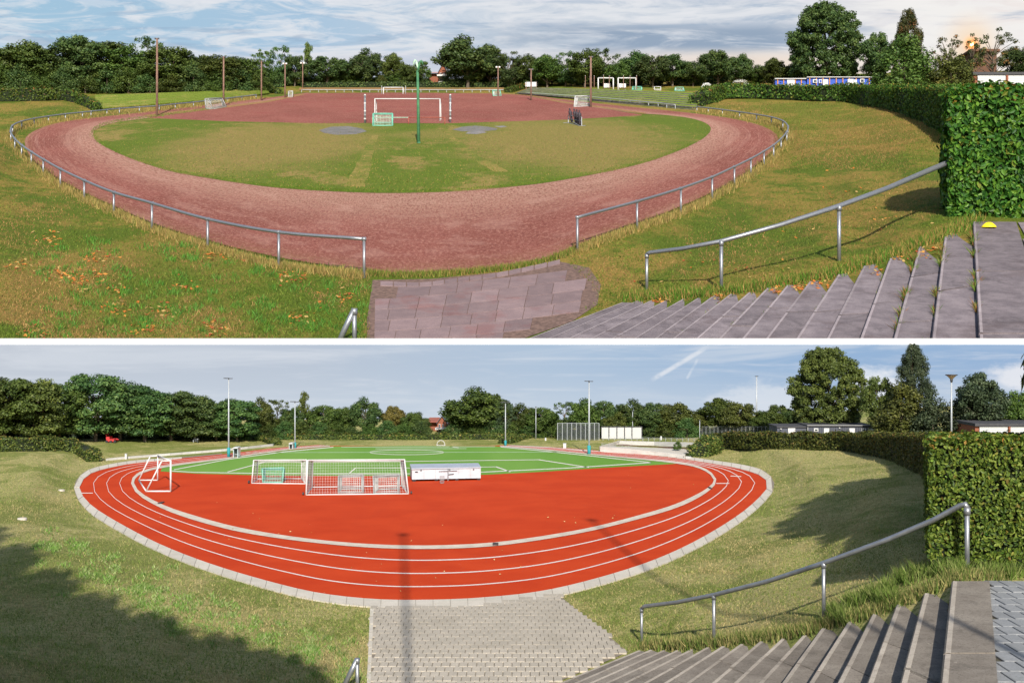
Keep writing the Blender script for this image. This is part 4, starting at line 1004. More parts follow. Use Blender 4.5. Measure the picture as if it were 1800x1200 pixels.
hl = [68,62,52,48,36,34,31,26,22,19,17,16,13,12,11,10,9.5,9,9,8.5,8.5,8,7.5,7,7,6.5,6,5.5,5]
railing(UP, tl, [(x + (2 if i < 1 else 0), y + h) for i, ((x, y), h) in enumerate(zip(tl, hl))], 'long curved tubular railing round the left side of the cinder track', 3.0, M['galv'], 'spectator railings', clamp=True)
tr_ = [(1015,382),(1120,354),(1197,331),(1252,311),(1291,293),(1320,279),(1343,266),(1360,255),(1373,244),(1383,232),(1385,222),(1376,212.5),(1356,206),(1330,201.5),(1300,197),(1270,193),(1245,190),(1225,188)]
hr = [60,50,46,40,34,29,25,22,19,17,16,14,12,10.5,9.5,8.5,7.5,7]
railing(UP, tr_, [(x, y + h) for (x, y), h in zip(tr_, hr)], 'curved tubular railing round the right side of the cinder track', 2.6, M['galv'], 'spectator railings')
fr = [(1187,184.5),(1172,183),(1157,181),(1140,180),(1125,178.5),(1108,177),(1090,175),(1073,173.5),(1055,172),(1035,170.5),(1015,169),(995,167.8),(975,166.5),(955,165),(935,163.5),(915,162)]
railing(UP, fr, [(x, y + 7 - i * .2) for i, (x, y) in enumerate(fr)], 'low straight railing in front of the old terraces', .9, M['galv_far'], 'spectator railings', clamp=False)
ff = [(x, 158.2) for x in range(530, 891, 15)]
railing(UP, ff, [(x, 162.4) for x, y in ff], 'low railing along the far end behind the distant goal', .7, M['galv_far'], 'spectator railings', clamp=False)
def handrail(m, tops, feet, label, r_px, mat, idx):
    B = [m.T(*f) for f in feet]; ds = np.interp([p[0] for p in tops], [f[0] for f in feet], [b.y for b in B]) if feet[0][0] < feet[-1][0] else [B[0].y] * len(tops)
    TP = [at_depth(p[0], p[1], float(d)) for p, d in zip(tops, ds)]
    root = thing('handrail', tuple(B[0]), label, 'handrail')
    MB().tube(TP, [rp * p.y / F for rp, p in zip(np.interp(np.linspace(0, 1, len(TP)), [0, 1], r_px), TP)], 12).build('rail', mat, root, True)
    for j, b in zip(idx, B):
        t = TP[j]; r = np.interp(j / max(1, len(TP)-1), [0, 1], r_px) * t.y / F * .8
        MB().tube([(t.x, t.y, min(b.z, t.z) - .3*m.k), (t.x, t.y, t.z)], r, 10).build('post', mat, root, True)
        MB().tube([(t.x, t.y, t.z - r*2.6), (t.x, t.y, t.z + r*.3)], r * 1.35, 10).build('socket', mat, root, True)
    return root
handrail(UP, [(1137,447),(1142,444),(1200,437),(1268,424),(1370,396),(1475,362),(1560,331),(1630,301),(1688,277),(1700,273)], [(1137,508),(1268,508),(1475,458),(1700,368)], 'long grey handrail rising beside the old stairs', (3.3,5.2), M['galv'], [0,3,5])
handrail(LO, [(1128,1069),(1133,1065),(1190,1058),(1255,1045),(1350,1021),(1448,989),(1560,948),(1640,914),(1688,888),(1697,886),(1700,893)], [(1128,1130),(1255,1130),(1448,1084),(1700,1003)], 'long shiny handrail rising beside the sunny stairs', (3.1,5.6), M['galv'], [0,3,5,10])
handrail(UP, [(623,543),(610,570),(588,618)], [(624,600)], 'short handrail end at the bottom of the old ground', (5,5), M['galv'], [0])
handrail(LO, [(628,1157),(617,1180),(596,1222)], [(628,1215)], 'short handrail end beside the pale brick path', (4.2,4.6), M['galv'], [0])

def mast(m, x, yt, yb, kind, label, wpx=3.0, group='floodlight poles'):
    b = m.T(x, yb); d = b.y; s = d / F; zt_ = HC - (yt - 600) * s
    root = thing('floodlight_pole', tuple(b), label, 'light pole', group)
    X, Y = b.x, b.y
    if kind == 'wood':
        MB().tube([(X, Y, b.z - 1), (X + .1*s, Y, zt_)], [wpx*.55*s, wpx*.40*s], 8).build('pole', M['wood_pole'], root, True)
        MB().tube([(X - 3.2*s, Y, zt_), (X + 3.2*s, Y, zt_)], .6*s, 6).build('cross_arm', M['wood_pole'], root)
        for k in (-1, 1):
            MB().box((X + k*2.6*s, Y - 1*s, zt_ - .4*s), (2.8*s, 2.2*s, 2.4*s)).build('lamp_head', M['lamp_dark'] if wpx > 2.5 else M['white_metal'], root)
    else:
        MB().tube([(X, Y, b.z - .2), (X, Y, zt_)], [wpx*.5*s, wpx*.34*s], 10).build('pole', M['grey_pole'], root, True)
        if kind == 'flood':
            hp = (yb - yt) * .12 * s
            MB().tube([(X, Y, b.z - .1), (X, Y, b.z + hp)], wpx*.95*s, 10).build('base_sleeve', M['teal'], root, True)
            MB().tube([(X - 5.5*s, Y, zt_), (X + 5.5*s, Y, zt_)], .45*s, 6).build('lamp_bracket', M['lamp_dark'], root)
            for k in (-1.55, -.2, 1.2):
                MB().box((X + k*4*s, Y - 2*s, zt_ + .5*s*(1 if k < 1 else 0)), (4.2*s, 4.5*s, 1.2*s)).build('lamp_head', M['lamp_dark'], root)
        else:
            MB().box((X, Y, zt_), (5*s*wpx/2.5, 3*s, 1*s)).build('lamp_head', M['lamp_dark'], root)
    return root
for i, (x, yt, yb, w, c) in enumerate([(276,68,203.5,4.2,'tallest wooden floodlight pole, nearest one beside the cinder track'),(393,100,187.5,3.4,'wooden floodlight pole beside the small net goal on the left'),
    (459.5,108,177,2.8,'wooden floodlight pole third from the left'),(501,112,172,2.5,'wooden floodlight pole fourth from the left'),(532,111,156,2.0,'thin pale pole fifth from the left'),
    (875.5,118,169,2.4,'wooden pole beside the small green goal at the far right corner'),(933.5,122,177,2.8,'wooden floodlight pole at the middle of the right straight'),(1038.5,100,188.5,3.8,'tall wooden floodlight pole beside the white net goal')]):
    mast(UP, x, yt, yb, 'wood', c, w)
for (x, yt, yb, w, k, c) in [(402,665,803,3.0,'flood','tall white floodlight mast with teal foot on the left touchline'),(518.5,706,787,2.4,'flood','second white floodlight mast on the far left touchline'),
    (888.5,707,783,2.2,'flood','white floodlight mast at the far right corner of the pitch'),(1035.5,670,798,3.2,'flood','tall white floodlight mast with teal foot on the right touchline'),
    (1330,661,762,3.0,'plain','tall thin light mast left of the huge beech'),(942,715,771,1.6,'plain','thin mast among the trees left of the net fence'),(1112,722,770,1.4,'plain','thin mast just behind the white screen'),
    (1274,714,764,1.5,'plain','left one of two thin masts behind the hedge'),(1279,721,764,1.5,'plain','right one of two thin masts behind the hedge'),(1379,728,764,1.0,'plain','faint thin mast in front of the small dark tree'),
    (1397,726,762,2.0,'plain','short lamp pole in front of the dark clubhouse'),(1230,738,774,1.6,'plain','short lamp pole at the top of the terrace stairs')]:
    mast(LO, x, yt, yb, k, c, w, 'floodlight masts')
# modern lamp post, funnel head
b = LO.T(1672.5, 785); s = b.y / F; z = HC - (658 - 600) * s
r = thing('street_lamp', tuple(b), 'modern lamp post with wide funnel head above the hedge', 'street lamp')
MB().tube([(b.x, b.y, b.z - .2), (b.x, b.y, z - 12*s)], [1.7*s, 1.3*s], 10).build('pole', M['grey_pole'], r, True)
MB().tube([(b.x, b.y, z - 14*s), (b.x, b.y, z - 10*s), (b.x, b.y, z - 5*s)], [1.6*s, 2.6*s, 2.0*s], 12).build('lamp_socket', M['lamp_dark'], r, True)
MB().tube([(b.x, b.y, z - 9*s), (b.x, b.y, z - 4*s), (b.x, b.y, z - 1.2*s)], [1.5*s, 6*s, 10*s], 20).build('lamp_shade', simple('warm_lamp_shade', (.45,.33,.24), .4), r, True)
MB().tube([(b.x, b.y, z - 1.2*s), (b.x, b.y, z)], [11*s, 10.6*s], 20).build('lamp_cover', M['lamp_dark'], r, True)
# green double-hook post in the infield
b = UP.P(736, 252, .14); s = b.y / F; root = thing('hook_post', tuple(b), 'green painted post with two hooked arms in the middle of the infield', 'post')
Z = lambda y: HC - (y - 600) * s
X = lambda x: (x - 900) * s
MB().tube([(X(736), b.y, b.z - 2), (X(735), b.y, Z(180)), (X(734), b.y, Z(124))], [3.0*s, 2.5*s, 2.2*s], 10).build('pole', M['green_paint'], root, True)
MB().tube([(X(736), b.y, b.z), (X(736), b.y, b.z + 2.2*s)], [3.6*s, 2.9*s], 10).build('foot', M['green_paint'], root)
MB().tube([(X(x), b.y, Z(y)) for x, y in ((734.5,126),(734,116),(731.5,108),(729.5,106),(727.5,109),(727.2,116))], [2.2*s,2.1*s,2.0*s,1.8*s,1.6*s,1.3*s], 8).build('hook_arm', M['green_light'], root, True)
MB().tube([(X(x), b.y, Z(y)) for x, y in ((734.5,127),(736,118),(738,110),(740.5,107),(742.5,110),(742.8,115))], [2.2*s,2.1*s,2.0*s,1.8*s,1.6*s,1.3*s], 8).build('hook_arm', M['green_paint'], root, True)

# ------------------------------------------------------------------ goals
def net_quads(mb, quad, cell, r):
    a, b, c, d = [Vector(q) for q in quad]
    nu = max(2, int(((b-a).length + (c-d).length)/2 / cell)); nv = max(2, int(((d-a).length + (c-b).length)/2 / cell))
    nrm = (b-a).cross(d-a).normalized()
    for i in range(nu + 1):
        t = i / nu; p, q = a.lerp(b, t), d.lerp(c, t); sag = nrm * .0
        w = (b-a).normalized() * r
        mb.add([p-w, p+w, q+w, q-w], [(0,1,2,3)])
        w = nrm * r; mb.add([p-w, p+w, q+w, q-w], [(0,1,2,3)])
    for i in range(nv + 1):
        t = i / nv; p, q = a.lerp(d, t), b.lerp(c, t); w = (d-a).normalized() * r
        mb.add([p-w, p+w, q+w, q-w], [(0,1,2,3)])
def goal(m, nb, fb, nt, ft, label, r_px, mat, netmat=None, cell_px=4, lw=.35, faces='nlrt', wheels=False, name='goal', group=None, dup=None):
    """corners in photo coordinates: near-bottom, far-bottom, near-top, far-top (left, right)"""
    NB = [m.T(*p, .02*m.k) for p in nb]; FB = [m.T(*p, .02*m.k) for p in fb]
    NTp = [at_depth(p[0], p[1], NB[i].y * (1-.12) + FB[i].y * .12) for i, p in enumerate(nt)]; FT = [at_depth(p[0], p[1], FB[i].y) for i, p in enumerate(ft)]
    root = thing(name, tuple((NB[0] + NB[1]) / 2), label, 'goal', group)
    sc = NB[0].y / F; r = r_px * sc
    def bar(nm, a, b, k=1.0): MB().tube([a, b], r * k, 7).build(nm, mat, root, True)
    for i in (0, 1):
        bar('post', NB[i], NTp[i]); bar('rear_post', FB[i], FT[i], .8); bar('side_bar', NB[i], FB[i], .8); bar('top_bar', NTp[i], FT[i], .7)
    bar('crossbar', NTp[0], NTp[1]); bar('rear_crossbar', FT[0], FT[1], .8); bar('ground_bar', NB[0], NB[1]); bar('rear_ground_bar', FB[0], FB[1], .9)
    if wheels:
        for i, k in ((0, -1), (1, 1)):
            c = NB[i] + Vector((k * 5 * sc, 0, 2.2 * sc)); MB().tube([c - Vector((1.3*sc,0,0)), c + Vector((1.3*sc,0,0))], 2.8*sc, 12).build('wheel', M['black'], root)
    if netmat:
        mb = MB()
        Q = {'n': (NB[0], NB[1], NTp[1], NTp[0]), 'f': (FB[0], FB[1], FT[1], FT[0]), 'l': (NB[0], FB[0], FT[0], NTp[0]), 'r': (NB[1], FB[1], FT[1], NTp[1]), 't': (NTp[0], NTp[1], FT[1], FT[0])}
        for k in faces: net_quads(mb, Q[k], cell_px * sc, lw * sc * .5)
        mb.build('net', netmat, root)
    return root
goal(LO, [(538,869.5),(718,867.5)], [(549,856),(706,853.5)], [(541,808.5),(711,807.5)], [(550,811),(705,810)], 'large white net goal standing on the red half circle', 1.4, M['white_metal'], M['netw'], 4.6, .28, 'nlrt', True, group='large movable goals')
goal(LO, [(442.5,849),(538,850)], [(452,842),(530,841)], [(446,808.5),(539,808)], [(453,811),(530,811)], 'white net goal left of the largest goal', 1.2, M['white_metal'], M['netw'], 4.4, .28, 'nlrt', True, group='large movable goals')
goal(LO, [(594.5,866),(639,865.5)], [(600,859),(636,858)], [(595,836),(638,834.5)], [(601,838),(636,837)], 'small aluminium goal inside the large goal, left one', 1.5, M['galv_far'], M['netw'], 3.2, .5, 'nlrt', group='small training goals')
goal(LO, [(657,867),(701,866)], [(664,860),(699,858)], [(656.5,836),(702,834.5)], [(664,838),(699,837)], 'small aluminium goal inside the large goal, right one', 1.5, M['galv_far'], M['netw'], 3.2, .5, 'nlrt', group='small training goals')
goal(LO, [(462,847),(496,848)], [(466,841),(499,841)], [(461,823),(499,822)], [(466,825),(500,825)], 'small mint green goal inside the left net goal', 1.6, M['mint'], M['mint'], 3.0, .5, 'nlrt', group='small training goals')
goal(UP, [(655.5,221.5),(690,221.5)], [(657,216),(689,216)], [(656,200),(690,200)], [(657.5,201),(689,201)], 'small green training goal in front of the big cinder goal', 1.4, M['mint'], M['green_light'], 2.6, .4, 'nlrt', group='small training goals')
goal(UP, [(362,192),(392,187.5)], [(375,192),(398,188)], [(360.5,174),(388,172.5)], [(366,173.5),(390,172.5)], 'pale net goal beside the second wooden pole', 1.0, M['galv_far'], M['netw'], 2.6, .35, 'nlr', group='small training goals')
goal(UP, [(1009,188),(1038,186.5)], [(1014,184),(1037,183)], [(1011,169.5),(1037,168.5)], [(1016,170),(1036,169)], 'white net goal beside the tall pole on the right straight', .9, M['netw'], M['netw'], 2.4, .4, 'nlrt', group='small training goals')
goal(UP, [(867,169),(881,168.5)], [(869,166),(880,166)], [(866,159),(879,159)], [(869,159.5),(879,159.5)], 'small mint goal at the far right corner of the cinder pitch', .8, M['mint'], M['netw'], 2.4, .35, 'nlr', group='small training goals')
goal(UP, [(507,171),(514,171)], [(508,168),(515,168)], [(507,160.5),(514.5,160)], [(508,161),(515,161)], 'tiny net goal by the fourth wooden pole', .6, M['netw'], M['netw'], 2.4, .3, 'nlr', group='small training goals')
goal(UP, [(1111,158.6),(1127,159)], [(1113,156.8),(1129,157)], [(1112,152.5),(1127,152.5)], [(1114,152.5),(1128,152.5)], 'mint green goal on the training field, left one', .6, M['mint'], M['mint'], 2.4, .3, 'nlr', group='training field goals')
goal(UP, [(1150,158.6),(1161.5,158.8)], [(1150.5,157),(1161,157)], [(1150,152.8),(1161.5,152.8)], [(1150.5,153),(1161,153)], 'small white goal on the training field, middle one', .6, M['white_metal'], None, group='training field goals')
goal(UP, [(1186,160),(1203,160.2)], [(1188,158),(1201,158)], [(1187,153.5),(1201,153.5)], [(1188,153.7),(1200,153.7)], 'mint green goal on the training field, right one', .6, M['mint'], M['netw'], 2.4, .3, 'nlr', group='training field goals')
goal(UP, [(1222,166),(1243,166)], [(1224,164),(1241,164)], [(1223,161.5),(1242,161.5)], [(1224,161.7),(1241,161.7)], 'low dark goal frame just behind the hedge end', .6, M['netd'], None, group='training field goals')
def frame_goal(m, bases, yt, label, r_px, mat, name='goal'):
    B = [m.T(*p) for p in bases]; Tt = [at_depth(p[0], y, b.y) for p, b, y in zip(bases, B, yt)]
    root = thing(name, tuple((B[0] + B[1]) / 2), label, 'goal', 'goal frames'); r = r_px * B[0].y / F
    for b_, t_ in zip(B, Tt): MB().tube([b_ - Vector((0,0,.3*m.k)), t_], r, 8).build('post', mat, root, True)
    MB().tube([Tt[0], Tt[1]], r, 8).build('crossbar', mat, root, True)
    return root, B, Tt
g1, B_, T_ = frame_goal(UP, [(659,215.5),(773.5,213)], (174,174), 'big old white goal frame on the cinder pitch', .95, M['white_metal'])
s = B_[0].y / F
for b_, t_ in zip(B_, T_): MB().tube([t_, t_ + Vector((0, 8*s*3, -1*s)), b_ + Vector((0, 30*s, UA*30*s))], .7*s, 6).build('rear_stay', M['white_metal'], g1)
frame_goal(UP, [(674,166),(708.5,165.5)], (154,154), 'distant white goal at the far end of the cinder pitch', .8, M['white_metal'])
frame_goal(UP, [(1051.5,158),(1078,158)], (137.5,137.5), 'left tall white frame on the training field', 1.1, M['white_metal'])
frame_goal(UP, [(1086.5,158),(1118,158)], (137.5,137.5), 'right tall white frame on the training field', 1.1, M['white_metal'])
for (x, y0, y1, w, lb, mt) in [(641.5,168,217,1.7,'white and blue net pole left of the big cinder goal','galv'),(791.5,168,216,1.7,'white and blue net pole right of the big cinder goal','galv'),(671,152,166,.7,'thin pole left of the distant goal','galv_far'),(713,152,166,.7,'thin pole right of the distant goal','galv_far')] + \
    [(x, y, 159, .6, 'rusty net pole, ' + ORD[i] + ' from the left on the training field', 'wood_pole') for i, (x, y) in enumerate([(1029,133.5),(1037,134.5),(1044.5,134),(1061,133),(1071,134),(1096,133.5),(1107.5,134),(1119,133.5)])]:
    b = UP.T(x, y1); s = b.y / F; zz = HC - (y0 - 600) * s
    r_ = thing('net_pole', tuple(b), lb, 'pole', 'net poles'); MB().tube([(b.x, b.y, b.z - 1), (b.x, b.y, zz)], w*s, 8).build('pole', M[mt], r_, True)
    MB().tube([(b.x, b.y, zz), (b.x, b.y, zz + w*1.2*s)], [w*1.3*s, w*.6*s], 8).build('cap', M['white_metal'], r_)
    if w > 1.5:
        for k in range(6):
            z0_ = b.z + (zz - b.z) * (.14 + k*.14); MB().tube([(b.x, b.y, z0_), (b.x, b.y, z0_ + 2.2*s)], w*1.15*s, 8).build('ring', M['galv_far'] if k % 2 else M['white_metal'], r_)
for i, (x0, x1) in enumerate(((1061,1072),(1088,1100))):
    b = UP.T(x0, 158); s = b.y / F; z0_, z1_ = HC - (154.3-600)*s, HC - (147.3-600)*s
    r_ = thing('notice_board', tuple(b), ('left' if i == 0 else 'right') + ' white board inside the tall training frames', 'board', 'white boards')
    MB().box((((x0+x1)/2-900)*s, b.y, (z0_+z1_)/2), ((x1-x0)*s, 1, z1_-z0_)).build('panel', M['white_metal'], r_)
    for xx in (x0+1, x1-1): MB().tube([((xx-900)*s, b.y+1, b.z-1), ((xx-900)*s, b.y+1, z1_)], .5*s, 6).build('leg', M['galv_far'], r_)
# tipped white frame goal at the left of the red track
nb_, fb_ = LO.P(300,863,.05), LO.P(277,843.5,.05); nl, fl_ = LO.P(257,863,.05), LO.P(244,843.5,.05)
nt_, ft_ = at_depth(300,809.5,nb_.y), at_depth(277.5,801,fb_.y); ntl, ftl = at_depth(284,810.5,nl.y), at_depth(264,802,fl_.y)
r_ = thing('goal', tuple(nb_), 'bare white goal frame turned sideways on the left bend', 'goal'); s = nb_.y / F
for nm, a1, a2, k in (('post',nb_,nt_,1.2),('post',fb_,ft_,1.0),('crossbar',nt_,ft_,1.2),('top_bar',nt_,ntl,.9),('top_bar',ft_,ftl,.9),('rear_stay',ntl,nl,1.0),('rear_stay',ftl,fl_,.9),('side_bar',nb_,nl,1.1),('side_bar',fb_,fl_,.9),('ground_bar',nl,fl_,1.0)):
    MB().tube([a1, a2], 1.35*s*k, 8).build(nm, M['white_metal'], r_, True)
# domed mini goal at the far end of the green pitch
b = LO.P(775, 783, .0); s = b.y / F; r_ = thing('mini_goal', tuple(b), 'small white domed goal at the far end of the green pitch', 'goal')
MB().tube([(b.x + 7.2*s*math.cos(v), b.y + 1*math.sin(v)*0, b.z + 9.5*s*math.sin(v)) for v in np.linspace(0, math.pi, 13)], .5*s, 6).build('frame', M['white_metal'], r_)
mb = MB()
for k in np.linspace(.15, math.pi-.15, 9): mb.tube([(b.x + 7*s*math.cos(k), b.y, b.z + 9.2*s*math.sin(k)), (b.x + 4*s*math.cos(k), b.y + 1.6, b.z)], .25*s, 4)
mb.build('net', M['netw'], r_)
MB().tube([(b.x - 7.2*s, b.y, b.z+.03), (b.x + 7.2*s, b.y, b.z+.03)], .5*s, 6).build('ground_bar', M['white_metal'], r_)

# barrier rail in front of the cinder goal
b = [UP.T(653.5,218.5), UP.T(718,219), UP.T(782,219)]; s = b[0].y / F
r_ = thing('barrier', tuple(b[1]), 'low red and green pipe barrier in front of the big cinder goal', 'barrier')
tz = [at_depth(x, 206.8, q.y) for x, q in zip((654,718,782), b)]
for q, t_ in zip(b, tz): MB().tube([q - Vector((0,0,1)), t_], 1.0*s, 8).build('post', M['rust'], r_, True)
MB().tube([tz[0], tz[1]], .8*s, 8).build('rail', M['green_light'], r_, True); MB().tube([tz[1], tz[2]], .9*s, 8).build('rail', M['rust'], r_, True)
# training dummies on their trolley
b = UP.P(1010, 221, .15); s = b.y / F; root = thing('dummy_trolley', tuple(b), 'grey steel trolley on small wheels holding the free-kick dummies', 'trolley')
def up(x, y, d=None): return at_depth(x, y, d if d else b.y)
dn, df = UP.P(1010, 222).y, UP.P(1000, 217).y
for a1, a2 in (((1014,222.5,dn),(1029,221,dn)),((990,216.5,df),(1005,216.5,df)),((1000,216.5,df),(1019,222,dn)),((999,203,df),(999,216,df)),((1022.5,206,dn),(1022.5,221,dn)),((999,203,df),(1022.5,206,dn)),((999,209,df),(1022.5,213,dn)),((1002,211,df),(1018,221,dn))):
    MB().tube([at_depth(*a1), at_depth(*a2)], .75*s, 6).build('frame_tube', M['galv'], root)
for x, y, d in ((1014,224,dn),(1028.5,222.8,dn),(991,218,df),(1004.5,218,df)):
    c = at_depth(x, y, d); MB().tube([c - Vector((.8,0,0)), c + Vector((.8,0,0))], 1.5*s, 10).build('wheel', M['black'], root)
M['dummy'] = simple('dark_dummy_plastic', (.03,.022,.03), .6, var=.2, scale=.8)
def dummy(xt, yt, xb, yb, d, label):
    c0 = at_depth(xb, yb, d); c1 = at_depth(xt, yt, d); h = (c1 - c0).length; ax = (c1 - c0).normalized()
    prof = [(0,.16),(.05,.20),(.30,.17),(.45,.20),(.62,.26),(.74,.27),(.80,.16),(.83,.08),(.86,.10),(.90,.13),(.95,.12),(.99,.06),(1.0,.02)]
    sx = Vector((1, 0, 0)); w = h * .85; vs, n = [], 10
    for t, r in prof:
        c = c0 + ax * h * t
        for k in range(n): a = 2*math.pi*k/n; vs.append(c + sx * (math.cos(a)*r*w*.55) + Vector((0, math.sin(a)*r*w*.35, 0)))
    fs = [(i*n+k, i*n+(k+1) % n, (i+1)*n+(k+1) % n, (i+1)*n+k) for i in range(len(prof)-1) for k in range(n)] + [tuple(range(n))[::-1], tuple(range((len(prof)-1)*n, len(prof)*n))]
    o = MB().add([Vector(v) - c0 for v in vs], fs).build('training_dummy', M['dummy'], None, True); o.location = c0
    tag(o, label, 'training dummy', 'free-kick dummies on the trolley')
for i, (xt, xb, d) in enumerate(((1001,1005.5,df + .2*(dn-df)),(1009,1012.5,df + .5*(dn-df)),(1013.5,1016.5,df + .7*(dn-df)),(1018,1020,df + .9*(dn-df)))):
    dummy(xt, 190 + i, xb, 215 + i*1.6, d, ORD[i] + ' dark free-kick dummy from the left leaning on the trolley')

# ------------------------------------------------------------------ equipment box and small things on the red ground
M['box_white'] = simple('white_sheet_metal', (.42,.44,.48), .5, .1, .4, .08, 1)
M['box_lid'] = simple('aluminium_lid', (.36,.40,.46), .45, .2, .5, .08, 1)
p = [LO.P(724,846), LO.P(845,843.5), LO.P(840,836), LO.P(721,838)]
zt_ = HC - (824.5-600)*p[0].y/F
root = thing('storage_box', tuple((p[0]+p[1])/2), 'long white metal storage box beside the largest goal', 'storage box')
MB().prism([Vector((q.x, q.y, zt_)) for q in p], zt_ - .16).build('body', M['box_white'], root)
ov = .06; cx = sum(q.x for q in p)/4; cy = sum(q.y for q in p)/4
MB().prism([Vector((cx+(q.x-cx)*1.012, cy+(q.y-cy)*1.05, zt_+.09)) for q in p], .085).build('lid', M['box_lid'], root)
for t in (.03, .35, .65, .97):
    q = p[0].lerp(p[1], t); MB().box((q.x, q.y+.15, .08), (.25,.2,.16)).build('foot', M['black'], root)
sb = p[0].y/F; q = lambda x, y: Vector(((x-900)*sb, p[0].lerp(p[1], (x-724)/121).y - .05, HC-(y-600)*sb))
MB().tube([q(771,828.5), q(803,828)], .9*sb, 6).build('lock_bar', M['galv'], root); MB().tube([q(787,825), q(787,846)], .9*sb, 6).build('lock_post', M['galv'], root)
MB().tube([q(787,835), q(797,834)], .7*sb, 6).build('latch', M['black'], root)
for xx in (745,765,806,826): MB().box((q(xx,0).x, q(xx,0).y+.03, (zt_+.16)/2), (.35*sb,.04,zt_-.2)).build('panel_seam', M['galv_far'], root)
for xx in (740,790,832): MB().box(tuple(q(xx,826.5)), (2.2*sb,.06,1.6*sb)).build('hinge', M['lamp_dark'], root)
MB().box(tuple(q(732,829)), (5*sb,.04,1.5*sb)).build('name_plate', M['black'], root)
bk_ = LO.P(777, 849); s = bk_.y/F
o = thing('wire_basket', tuple(bk_), 'small round wire basket in front of the white storage box', 'basket')
mb = MB()
for k in range(10): a = k*.628; mb.tube([(bk_.x+3.4*s*math.cos(a), bk_.y+3.4*s*math.sin(a), .02), (bk_.x+4*s*math.cos(a), bk_.y+4*s*math.sin(a), 12*s)], .22*s, 4)
mb.build('wires', M['galv_far'], o)
for zz, rr_ in ((.03,3.4),(6*s,3.7),(12*s,4.0)): MB().tube([(bk_.x+rr_*s*math.cos(a), bk_.y+rr_*s*math.sin(a), zz) for a in np.linspace(0, 6.283, 17)], .35*s, 5, False).build('hoop', M['galv_far'], o)
for (x0, x1, y0, y1, lb) in ((410.5,418,786,803.5,'glazed team shelter beside the tall left floodlight mast'),(508,513.5,778.5,788.5,'small white shelter beside the second floodlight mast')):
    b = LO.T((x0+x1)/2+2, y1); s = b.y/F; h = (y1-y0)*s; w = (x1-x0)*s
    r_ = thing('team_shelter', tuple(b), lb, 'shelter', 'team shelters')
    MB().box((b.x, b.y+.5, b.z+h/2), (w,.06,h*.9)).build('rear_pane', M['glass'], r_); MB().box((b.x-w/2, b.y, b.z+h/2), (.06,1.1,h*.95)).build('side_pane', M['glass'], r_); MB().box((b.x+w/2, b.y, b.z+h/2), (.06,1.1,h*.95)).build('side_pane', M['glass'], r_)
    MB().box((b.x, b.y, b.z+h), (w*1.15,1.4,.08)).build('roof', M['white_metal'], r_); MB().box((b.x, b.y+.3, b.z+h*.3), (w*.85,.4,.06)).build('bench', M['grey_pole'], r_)
for (x, y0, y1, w, lb, g_) in ((221.5,798,806.5,3.2,'small white cabinet on the low concrete wall at left',None),(992.5,779.5,787,5,'small white cabinet on the sunny grass bank',None),(959,770,774,2.4,'tiny white box by the foot of the thin mast',None),(1162,767,773,2.4,'tiny white bin beyond the concrete terraces',None)):
    b = LO.T(x, y1); s = b.y/F; r_ = thing('cabinet', tuple(b), lb, 'cabinet', 'white cabinets'); h = (y1-y0)*s
    MB().box((b.x, b.y, b.z+h/2), (w*s, w*s, h)).build('body', M['white_metal'], r_); MB().box((b.x, b.y, b.z+h+.03), (w*s*1.15, w*s*1.15, .06)).build('lid', M['grey_pole'], r_)
M['manhole'] = simple('pale_concrete_lid', (.5,.45,.4), .9)
for (x, y, rx, lb) in ((39,911,8,'pale round manhole cover in the grass at the far left'),(108,861,5.5,'small pale manhole cover in the grass near the slab edge')):
    b = LO.T(x, y, .06); s = b.y/F
    r_ = thing('manhole_cover', tuple(b), lb, 'manhole cover', 'manhole covers')
    MB().tube([b - Vector((0,0,.12)), b + Vector((0,0,.03))], rx*s, 20).build('ring', M['manhole'], r_); MB().tube([b, b + Vector((0,0,.05))], rx*s*.78, 20).build('lid', M['slab_low'], r_)
# low concrete wall left of the far straight
wp = spline([(186,809.5),(222,806),(300,800),(400,792),(480,783.5)], 14)
r_ = thing('low_wall', tuple(LO.T(*wp[0])), 'low grey concrete wall along the grass left of the red straight', 'wall')
for i in range(13):
    a1, b1 = LO.T(*wp[i]), LO.T(*wp[i+1]); b1 = a1.lerp(b1, .985); h = 3.4*a1.y/F
    MB().prism([Vector((a1.x,a1.y,a1.z+h)), Vector((b1.x,b1.y,b1.z+h)), Vector((b1.x,b1.y+.5,b1.z+h)), Vector((a1.x,a1.y+.5,a1.z+h))], h+.3).build('wall_slab', M['concrete'], r_)
# red mower parked under the trees, bench
b = LO.T(197, 777); s = b.y/F
M['red_paint'] = simple('red_machine_paint', (.40,.03,.03), .45)
r_ = thing('mower', tuple(b), 'red mowing machine parked in the shade under the trees', 'mower')
MB().box((b.x, b.y, b.z+4*s), (14*s,1.2,4.5*s)).build('deck', M['red_paint'], r_); MB().box((b.x-5*s, b.y, b.z+8*s), (6*s,1.0,4*s)).build('hood', M['red_paint'], r_)
MB().tube([(b.x-8*s,b.y,b.z+8*s),(b.x-11*s,b.y,b.z+13*s),(b.x-6*s,b.y,b.z+14*s)], .5*s, 6).build('handle', M['red_paint'], r_); MB().tube([(b.x+3*s,b.y,b.z+6*s),(b.x+12*s,b.y,b.z+5*s)], .9*s, 6).build('arm', M['red_paint'], r_)
for k in (-6, 1, 8): MB().tube([(b.x+k*s,b.y-.7,b.z+2*s),(b.x+k*s,b.y-.4,b.z+2*s)], 2.2*s, 12).build('wheel', M['black'], r_)
b = LO.T(344, 777); s = b.y/F; r_ = thing('bench', tuple(b), 'small pale bench at the edge of the tree shade', 'bench')
